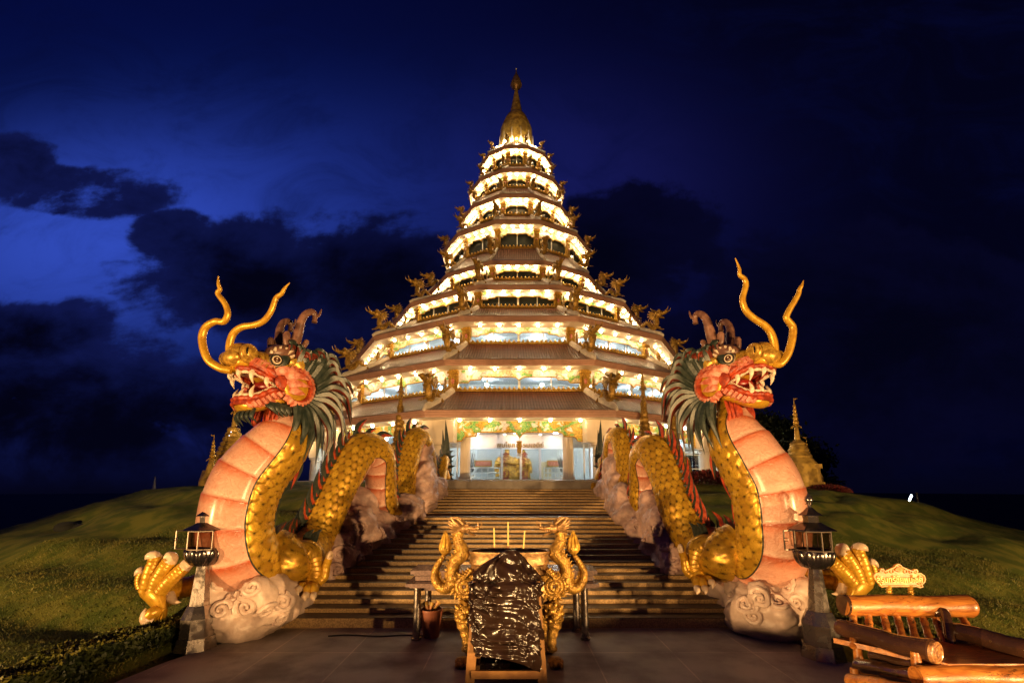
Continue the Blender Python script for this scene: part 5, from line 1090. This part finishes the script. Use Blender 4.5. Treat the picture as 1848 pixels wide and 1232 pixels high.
for i, (px, py, rz, ry) in enumerate(((770, 1092, .5, -.5), (788, 1091, -.4, .6), (778, 1094, .1, .2))):
    g = G(); g.lathe([(.012, -.16), (.03, -.02), (.045, .06), (.05, .065), (.01, .05)], 12, (0, 0, 0)); m4 = Matrix.Translation(P(px, py, 7.93+.05*(i % 2))) @ Matrix.Rotation(ry, 4, 'Y') @ Matrix.Rotation(-.3, 4, 'X'); g.v = [tuple(m4 @ Vector(v)) for v in g.v]
    tag(g.build('paper_wrapper', M['paper']), ('rolled gold paper cone leaning left in the terracotta bucket', 'rolled gold paper cone leaning right in the terracotta bucket', 'rolled gold paper cone upright in the middle of the terracotta bucket')[i], 'paper cone', 'paper cones in the bucket')

# ------------------------------------------------------------ log bench
wd = bpy.data.materials.new('varnished log'); wd.use_nodes = True; t = NT(wd.node_tree); b = t.n['Principled BSDF']; oc = t.new('ShaderNodeTexCoord').outputs['Object']
mp = t.new('ShaderNodeMapping'); t.inp(mp.inputs[0], oc); mp.inputs['Scale'].default_value = (1.2, 4, 4); n_ = t.noise(mp.outputs[0], 2.2, 7, .6, 1.2); cr = t.math('ABSOLUTE', t.math('SUBTRACT', t.noise(mp.outputs[0], 1.7, 5, .6, .8), .5))
c_ = t.mix(t.maprange(n_, .35, .65), (.50, .19, .035), (.26, .078, .014)); c_ = t.mix(t.maprange(cr, 0, .012, 1, 0), c_, (.05, .018, .006)); t.inp(b.inputs['Base Color'], c_); b.inputs['Roughness'].default_value = .34; b.inputs['Coat Weight'].default_value = .3; b.inputs['Coat Roughness'].default_value = .1; t.inp(b.inputs['Normal'], t.bump(n_, .35, .02)); M['log'] = wd
M['dark_log'] = mat('shade-dark log', (.060, .026, .014), .16, 0, (.035, .016, .010), 3, .5, 7, .03, coat=.6); M['endgrain'] = mat('lacquered end grain', (.42, .20, .07), .12, 0, (.16, .07, .03), 22, 1., 26, .02, coat=1.)  # arm logs are the rail's wood with their shade put in the colour
bn = root('log_bench', ground_at(1640, 1215), 'varnished log bench with slatted back and carved name plaque at the right edge', 'bench')
def log(name, a, b_, r0, r1, m_=None, n=22, parent=None, bulge=.06, nodes=(.5,), bend=0.):
    a, b_ = Vector(a), Vector(b_); K = 40; pts = []; rr = []
    for q in range(K+1):
        f = q/K; pts.append(a.lerp(b_, f)+UP*(bend*math.sin(math.pi*f)+.006*math.sin(f*11+a.x))); r_ = r0+(r1-r0)*f
        for nd in nodes: r_ *= 1+bulge*math.exp(-((f-nd)/.035)**2)+bulge*.5*math.sin((f-nd)*5)*.3
        rr.append(r_*(1-.12*max(0, 1-min(f, 1-f)/.012)))
    g = G(); g.tube(pts, rr, n=n); return g.build(name, m_ or M['log'], parent or bn)
rail = log('back_rail', P(1522, 1091, 5.45), P(1752, 1094, 5.35), .112, .118, nodes=(.02, .53, .98))
g = G(); a = P(1522, 1091, 5.45); g.tube([a-Vector((.004, 0, 0)), a+Vector((.03, 0, 0))], [.117, .117], n=24); g.build('rail_end', M['dark_log'], rail)
for tx, bx_ in ((1540, 1538), (1566, 1571), (1593, 1606), (1616, 1632), (1640, 1654), (1662, 1680), (1683, 1706), (1728, 1768)):
    log('slat', P(tx, 1102, 5.42), P(bx_+2, 1168, 5.10), .036, .034, n=12, nodes=(.35, .7), bulge=.16)
arm = log('arm_rest', P(1512, 1128, 5.35), P(1687, 1176, 4.55), .085, .105, M['dark_log'], nodes=(.1, .52, .97), bend=-.02)
e_ = P(1687, 1176, 4.55); dv = (e_-P(1512, 1128, 5.35)).normalized(); g = G(); g.tube([e_-dv*.01, e_+dv*.012, e_+dv*.016], [.105, .102, .085], n=28); g.torus(e_+dv*.014, .09, .012, dv.to_track_quat('Z', 'Y').to_matrix(), 28, 8); g.torus(e_+dv*.014, .045, .010, dv.to_track_quat('Z', 'Y').to_matrix(), 22, 6); g.build('arm_end', M['endgrain'], arm)
log('arm_rest', P(1718, 1135, 5.2), P(1900, 1185, 4.5), .085, .10, M['dark_log'], nodes=(.1, .5))
g = G(); C_ = crom([P(1686, 1106, 5.32), P(1703, 1103, 5.25), P(1709, 1120, 5.18), P(1713, 1145, 5.12), P(1718, 1165, 5.1)], 16); g.tube([Vector(p) for p in C_], .045, n=12); g.build('arm_bracket', M['dark_log'], bn)
zseat = P(1780, 1197, 4.5).z; xl, xr_ = P(1712, 1197, 4.5).x, P(1900, 1197, 4.5).x
g = G(); g.prism([(xl-.55, 5.25), (xr_+.4, 5.25), (xr_, 4.5), (xl, 4.5)], (0, 0, zseat-.05), (1, 0, 0), (0, 1, 0), (0, 0, 1), .05); g.build('seat', M['log'], bn, smooth=0)
log('front_log', P(1652, 1219, 4.52), P(1910, 1221, 4.48), .098, .10, nodes=(.02, .6), bulge=.03)
log('side_log', P(1548, 1200, 5.25), P(1660, 1226, 4.6), .085, .09, M['dark_log'], nodes=(.5,)); log('side_log', P(1572, 1180, 5.2), P(1652, 1200, 4.7), .05, .05, M['dark_log'], nodes=(.5,))
for px, py, d_, top in ((1658, 1230, 4.62, 1176), (1552, 1215, 5.3, 1140), (1764, 1200, 5.25, 1165), (1545, 1240, 5.2, 1205)):
    c_ = P(px, py, d_); log('leg', (c_.x, c_.y, 0), (c_.x, c_.y, P(px, top, d_).z), .055 if px != 1764 else .04, .04, n=14, nodes=(.5,))
log('foot_log', P(1532, 1226, 5.0), P(1668, 1252, 4.3), .07, .07, M['log'], nodes=(.5,))
# plaque
M['plaque'] = mat('carved plaque', (.56, .26, .04), .38, 0, (.40, .15, .025), 9, .3, 40, .006); M['letters'] = mat('pale gilt lettering', (.72, .58, .18), .4)
pd = 5.46; pc = P(1623, 1044, pd); k_ = pd/FPX*1.0
out = [(-44, 6), (-41, 9.5), (-32, 11), (-28, 11.5), (-32, 14), (-31, 17), (-27, 17), (-25, 13), (-18, 15.5), (-11, 18), (-6, 20), (-4, 23), (0, 25), (4, 23), (6, 20), (11, 18), (18, 15), (25, 12.5), (27, 16), (31, 15.5), (32, 12), (29, 10), (38, 9), (43, 5), (44, 0), (42, -5), (37, -9), (38, -13), (33, -14), (28, -12), (-28, -12), (-33, -13), (-34, -10), (-38, -6), (-43, 1)]
g = G(); g.prism([(x*k_, y*k_) for x, y in out], pc+Vector((0, -.0, 0)), (1, 0, 0), (0, 0, 1), (0, 1, 0), .03)
g.tube([pc+Vector((x*k_, -.004, y*k_)) for x, y in out+out[:1]], .010, n=6)
for s_ in (-1, 1):
    for cxx, cyy, rr in ((12, 13, 3.0), (21, 11.5, 2.2), (30, 13.5, 2.6), (36, 2, 3.2), (34, -7, 2.6)): g.torus(pc+Vector((s_*cxx*k_, -.006, cyy*k_)), rr*k_, .007, Matrix.Rotation(R(90), 3, 'X'), 18, 6)
for q in range(7): a = R(30+q*20); g.tube([pc+Vector((0, -.008, 12*k_)), pc+Vector((math.cos(a)*8*k_, -.008, 12*k_+math.sin(a)*9*k_))], [.006, .014], n=6)
pq = g.build('name_plaque', M['plaque'], bn, smooth=30)
text('plaque_lettering', 'สุรินทร์ชัยพบโชค', pc+Vector((-.01, -.012, -.008)), .100, M['letters'], pq, ext=.008, sx_=.80)
for px in (1606, 1645):
    b_ = P(px, 1078, pd); zt_ = P(px, 1056, pd).z-b_.z; g = G(); g.lathe([(.032, -.02), (.032, .01)]+[x for q in range(4) for x in ((.022, zt_*(.12+q*.22)), (.042-.004*q, zt_*(.20+q*.22)), (.022, zt_*(.28+q*.22)))]+[(.02, zt_)], 16, b_); g.build('plaque_post', M['gold_bright'], bn)

# ------------------------------------------------------------ stupas round the terrace
def stupa(px, tip, basey, d, rows, label, m_=None, sq=None, grp='small gilded stupas on the hill', flag=True, name='stupa', tipname='umbrella_tiers'):
    """rows: (photo row, half width in pixels) from the foot up"""
    x = P(px, basey, d).x; zf_ = float(terrain(x, d)) if math.hypot(x-CX, d-DC) > 17.7 else ZT
    s_ = root(name, (x, d, zf_), label, 'stupa', grp); k = d/FPX; g = G(); zq = lambda y: P(px, y, d).z
    if sq:
        for y0, y1, hw in sq:
            for ii in range(3): f = 1-.10*ii; g.box((x, d, (zq(y0)+zq(y1))/2), (2*hw*k*f, 2*hw*k*(.80+.10*ii), zq(y1)-zq(y0)+.002*ii))
        g.build('base', m_ or M['old_gold'], s_, smooth=0); g = G()
    zlow = zq(rows[0][0]); pr = [(rows[0][1]*k*1.0, min(zf_-.2, zlow-.02))]+[(hw*k, zq(y)) for y, hw in rows]
    g.lathe(pr, 28, (x, d, 0)); g.build('bell', m_ or M['old_gold'], s_, smooth=35)
    return s_, x, k, zq
def rings_(y0, y1, w0, w1, n, dip=.78):
    out = []
    for q in range(n): f = q/n; y = y0+(y1-y0)*f; w = w0+(w1-w0)*f; out += [(y, w*dip), (y+(y1-y0)/n*.35, w), (y+(y1-y0)/n*.7, w*.97), (y+(y1-y0)/n*.95, w*dip)]
    return out
def hti(s_, x, d, zq, k, y0, y1, w, flag):
    g = G(); g.lathe([(w*k*1.5, zq(y0)), (w*k*1.1, zq(y0-3))]+[(ww*k, zq(y)) for y, ww in rings_(y0-4, y1+12, w, w*.35, 5, .7)]+[(w*.22*k, zq(y1+11)), (.01, zq(y1))], 14, (x, d, 0))
    for q in range(10): a = q*.628; g.tube([(x+w*k*1.5*math.cos(a), d+w*k*1.5*math.sin(a), zq(y0)), (x+w*k*1.7*math.cos(a), d+w*k*1.7*math.sin(a), zq(y0+3))], [.02, .004], n=4)
    o = g.build('umbrella_tiers', M['gold_bright'], s_, smooth=35)
    if flag: g = G(); zt_ = zq(y1+4); g.prism([(0, 0), (flag*5*k, 2*k), (flag*7*k, 4*k), (flag*4*k, 4*k), (0, 3*k)], (x, d-.01, zt_), (1, 0, 0), (0, 0, 1), (0, 1, 0), .02); g.build('vane', M['gold_bright'], o, smooth=0)
s_, x, k, zq = stupa(379, 784, 868, 22.5, [(868, 17), (862, 14), (858, 11), (852, 9), (846, 8), (838, 6), (829, 4.5)], 'slender gilded stupa with a vane on the left crest of the hill'); hti(s_, x, 22.5, zq, k, 829, 784, 5, -1)
s_, x, k, zq = stupa(414, 700, 870, 24, [(870, 46), (850, 42)]+rings_(846, 772, 34, 8, 9, .9)+[(770, 5), (745, 3)], 'ringed gilded stupa behind the left dragon, edged with tiny lights'); hti(s_, x, 24, zq, k, 745, 712, 4, 0)
g = G()
for q in range(11): f = q/10; g.ell(P(417-f*33, 779+f*66, 23.6), .028, None, 6, 5)
g.build('string_light', emit('string light', (.8, .85, 1.), 2.2), s_)
s_, x, k, zq = stupa(1447, 718, 884, 21, [(838, 28), (835, 26.5), (832, 24), (826, 20), (823, 21), (820, 18.5), (815, 15.5), (812, 17), (808, 14), (803, 12), (800, 13), (796, 8), (793, 5), (770, 3)], 'broad gilded stupa with a square base on the right shoulder of the hill', sq=((886, 876, 31), (876, 870, 28), (870, 846, 24), (846, 838, 26.5))); hti(s_, x, 21, zq, k, 770, 718, 5, 1)
s_, x, k, zq = stupa(1463, 788, 880, 24, [(860, 20), (845, 14), (835, 8), (816, 3)], 'small gilded stupa spire peeping from behind the broad right stupa'); hti(s_, x, 24, zq, k, 815, 788, 2.4, -1)
for px, top, yb_, d_, lb_, dk in ((718, 672, 866, 20.0, 'dark gilt spire standing between the left dragon coils and the pagoda', 0), (1167, 666, 866, 19.6, 'dark gilt spire rising behind the nearer coil of the right dragon', 0), (1219, 690, 866, 20.2, 'dark gilt spire half hidden by the right dragon mane', 0)):
    o_ = top-672; rows = [(866, 30), (822+o_*.4, 26), (812+o_*.5, 17), (806+o_*.6, 18), (800+o_*.7, 14)]+rings_(797+o_*.8, 748+o_, 12, 6.5, 5, .8)+[(744+o_, 5), (735+o_, 6), (728+o_, 4), (708+o_, 3)]
    s_, x, k, zq = stupa(px, top, yb_, d_, rows, lb_, M['gold_dull'], grp='gilded spires on the terrace'); hti(s_, x, d_, zq, k, 708+o_, top, 4.5, 0)
g = G(); g.lathe([(.22, P(279, 888, 45).z-1.5), (.2, P(279, 886, 45).z), (.12, P(279, 876, 45).z), (.09, P(279, 868, 45).z), (.02, P(279, 858, 45).z)], 10, (P(279, 870, 45).x, 45, 0)); tag(g.build('white_spire', M['white_r']), 'tiny pale spire far away beyond the left slope', 'spire')

# ------------------------------------------------------------ planting
def leaf_mesh(name, pts, size, m_, parent=None, seed=1, aspect=.45):
    r_ = np.random.default_rng(seed); n = len(pts); pts = np.asarray(pts); d1 = r_.normal(size=(n, 3)); d1 /= np.linalg.norm(d1, axis=1)[:, None]; d2 = np.cross(d1, r_.normal(size=(n, 3))); d2 /= np.linalg.norm(d2, axis=1)[:, None]
    s_ = (size*r_.uniform(.6, 1.3, n))[:, None]; V = np.stack([pts-d1*s_, pts+d2*s_*aspect, pts+d1*s_, pts-d2*s_*aspect], 1).reshape(-1, 3)-np.array(OFF[parent])
    me = bpy.data.meshes.new(name); me.from_pydata(V.tolist(), [], np.arange(4*n).reshape(-1, 4).tolist()); me.materials.append(m_); o = bpy.data.objects.new(name, me); col.objects.link(o)
    if parent is not None: o.parent = parent
    OFF[o] = OFF[parent]; return o
def leaf_mat(name, a, b_, sc_=3.):
    m_ = mat(name, a, .55, 0, b_, sc_, detail=6); m_.node_tree.nodes['Principled BSDF'].inputs['Specular IOR Level'].default_value = .35; return m_
M['hedge'] = leaf_mat('hedge leaves', (.014, .022, .006), (.036, .042, .009)); M['tips'] = leaf_mat('lit yellow hedge tops', (.16, .14, .02), (.10, .11, .015)); M['redleaf'] = leaf_mat('dark red leaves', (.10, .018, .015), (.05, .020, .012)); M['flower'] = leaf_mat('red blossom', (.22, .03, .03), (.08, .03, .02), 9)
M['twig'] = mat('twig', (.04, .028, .018), .8)
r1 = np.random.default_rng(11)
def hedge(cl, wd_, hgt, n, label, seed):
    """hedge along a line of ground points"""
    rt = root('hedge', (cl[0][0], cl[0][1], 0), label, 'hedge'); C_ = np.array(cl); seg = np.linalg.norm(np.diff(C_, axis=0), axis=1); L = np.concatenate([[0], np.cumsum(seg)]); r_ = np.random.default_rng(seed)
    u = r_.uniform(0, L[-1], n); x = np.interp(u, L, C_[:, 0]); y = np.interp(u, L, C_[:, 1]); w_ = r_.uniform(-1, 1, n); h_ = r_.uniform(0, 1, n)**.6; top = hgt*(1+.16*(vnoise(x*3, y*3, 1., seed)-.5)*2)
    edge = np.maximum(np.abs(w_), h_) > .55; x = x+w_*wd_*(1-.2*h_); pts = np.stack([x, y, h_*top], 1)[edge]
    leaf_mesh('foliage', pts, .045, M['hedge'], rt, seed)
    q = (h_ > .93) & edge; ti = np.stack([x, y, h_*top+.02], 1)[q]; leaf_mesh('lit_leaves', ti, .035, M['tips'], rt, seed+1)  # yellow top leaves carry the light on the hedge in their colour
    g = G()
    for q in range(int(L[-1]/.12)): a = r_.uniform(0, L[-1]); p = (np.interp(a, L, C_[:, 0])+r_.uniform(-.6, .6)*wd_, np.interp(a, L, C_[:, 1])); g.tube([(p[0], p[1], -.05), (p[0]+r_.uniform(-.08, .08), p[1]+r_.uniform(-.08, .08), hgt*.9)], [.012, .005], n=5)
    g.build('stems', M['twig'], rt); return rt
hedge([(-5.7, -6), (-5.7, 2.6), (-5.72, 4.2), (-5.72, 5.6), (-5.62, 7.0), (-5.35, 7.8), (-4.9, 8.25)], .34, HEDGE_H, 62000, 'low dark clipped hedge along the left edge of the paving', 5)
hedge([(6.5, -6), (6.6, 3.5), (6.4, 5.4), (6.1, 6.4), (5.85, 7.0), (5.5, 7.7), (5.0, 8.1), (4.6, 8.3)], .30, HEDGE_H, 56000, 'low dark hedge curving behind the right lantern post', 6)
def shrub(name, c_, rad, n, m_, label, cat, seed, size=.04, grp=None):
    rt = root(name, c_, label, cat, grp); r_ = np.random.default_rng(seed); p = r_.normal(size=(n, 3)); p /= np.linalg.norm(p, axis=1)[:, None]; p = p*(r_.uniform(.35, 1, n)**.5)[:, None]*np.array(rad); p[:, 2] = np.abs(p[:, 2])
    leaf_mesh('foliage', p+np.array(c_), size, m_, rt, seed); g = G()
    for q in range(6): a = q*1.05; g.tube([Vector(c_)-Vector((0, 0, .1)), Vector(c_)+Vector((rad[0]*.5*math.cos(a), rad[1]*.5*math.sin(a), rad[2]*.7))], [.02, .006], n=5)
    g.build('stems', M['twig'], rt); return rt
c0 = ground_at(262, 1122); shrub('red_shrub', (c0.x, c0.y, 0), (.55, .4, .42), 2600, M['redleaf'], 'dark red leaved shrub below the raised paw of the left dragon', 'shrub', 21)
c0 = P(1490, 878, 20.2); shrub('flower_bed', (c0.x, c0.y, float(terrain(c0.x, c0.y))), (1.1, .6, .34), 2400, M['flower'], 'bed of red flowers beside the broad right stupa', 'flower bed', 22, .07)
c0 = P(1276, 842, 17.2); shrub('flower_bed', (c0.x, c0.y, float(terrain(c0.x, c0.y))), (1.2, .6, .55), 2400, M['flower'], 'bed of red flowers below the pagoda seen through the right dragon neck', 'flower bed', 23, .07)
def tree(px, d, top, wpx, label, seed):
    x = P(px, 850, d).x; zt_ = P(px, top, d).z; z0 = max(-9, float(terrain(x, d))); z0 = z0-.3; hh = zt_-z0; rw_ = wpx*d/FPX; rt = root('tree', (x, d, z0), label, 'tree', 'dark trees beyond the right slope'); r_ = np.random.default_rng(seed)
    g = G(); g.tube(crom([(x, d, z0-.2), (x+.1, d, z0+hh*.3), (x-.1, d, z0+hh*.55), (x, d, z0+hh*.8)], 10), list(np.linspace(.35, .08, 10)), n=10); cen = []
    for q in range(16):
        a = r_.uniform(0, 6.28); zz_ = z0+hh*r_.uniform(.38, .92); rr = rw_*r_.uniform(.3, .8)*(1.1-abs((zz_-z0)/hh-.6)); e_ = Vector((x+rr*math.cos(a), d+rr*math.sin(a), zz_)); cen.append(e_); g.tube([(x, d, zz_-hh*.15), e_], [.10, .02], n=6)
    g.build('trunk', M['twig'], rt); pts = np.concatenate([np.array(c_)+r_.normal(size=(500, 3))*rw_*np.array([.20, .20, .15]) for c_ in cen]); leaf_mesh('crown', pts, .22, M['hedge'], rt, seed)
tree(1392, 38, 752, 52, 'dark leafy tree behind the throat of the right dragon', 31); tree(1438, 46, 790, 55, 'lower dark tree behind the broad right stupa', 32)
# grass blades on the near lawn
r2 = np.random.default_rng(5); n = 110000; x = np.concatenate([r2.uniform(-12, -5.0, n//2), r2.uniform(5.0, 11.5, n//2)]); y = 3.8+r2.uniform(0, 1, n)**1.2*8.2; z = terrain(x, y)
keep = (np.hypot(x-CX, y-DC) < 31.2) & (z > -.3); x, y, z = x[keep], y[keep], z[keep]; n = len(x); a = r2.uniform(0, 6.28, n); hg = r2.uniform(.015, .045, n); wv = .007+.004*r2.random(n); ln = r2.normal(size=(n, 2))*.03
V = np.stack([np.stack([x-np.cos(a)*wv, y-np.sin(a)*wv, z-.01], 1), np.stack([x+np.cos(a)*wv, y+np.sin(a)*wv, z-.01], 1), np.stack([x+ln[:, 0], y+ln[:, 1], z+hg], 1)], 1).reshape(-1, 3)
me = bpy.data.meshes.new('grass'); me.from_pydata(V.tolist(), [], np.arange(3*n).reshape(-1, 3).tolist()); M['blade'] = leaf_mat('grass blades', (.075, .10, .016), (.19, .17, .035), 2.); me.materials.append(M['blade']); gr = bpy.data.objects.new('grass', me); col.objects.link(gr); tag(gr, 'short grass blades covering the near lawn', 'grass', kind='stuff')
# stone and bits on the slope
g = G(); c0 = ground_at(122, 946, .8); c0 = Vector((P(122, 946, 14.5).x, 14.5, 0)); z_ = float(terrain(c0.x, c0.y)); g.ell((c0.x, c0.y, z_+.02), (.34, .3, .2), None, 14, 8); g.ell((c0.x+.5, c0.y+.1, z_), (.45, .3, .16), None, 14, 8); tag(g.build('mound', M['soil']), 'small bare earth mound on the left slope of the lawn', 'mound')
# tube lamp on its post on the right slope
a, b_ = P(1645, 893, 19.5), P(1636, 916, 19.3); tl = root('tube_lamp', (a.x, a.y, P(1650, 925, 19.5).z-.2), 'bright white tube lamp tilted on the crest of the right slope', 'lamp'); g = G(); g.tube([a, b_], .032, n=10); g.build('tube', emit('cool tube', (.75, .93, 1.), 22.), tl)
g = G(); g.tube([a+Vector((.03, .05, .03)), b_+Vector((.03, .05, -.03))], .05, n=8); g.tube([b_+Vector((.03, .05, 0)), P(1634, 924, 19.3)], .02, n=6); g.build('bracket', M['steel_dark'], tl)
g = G(); g.tube([P(1654, 888, 19.8), P(1660, 925, 19.8)], .035, n=8); tag(g.build('post', M['twig']), 'thin leaning post beside the bright tube lamp', 'post')
g = G(); C_ = [P(1690, 936, 30), P(1770, 939, 30.5), P(1850, 935, 31), P(2100, 915, 33)]; g.tube(crom(C_, 20), .012, n=5); tag(g.build('overhead_cable', M['steel']), 'thin pale overhead cable beyond the right slope', 'cable')
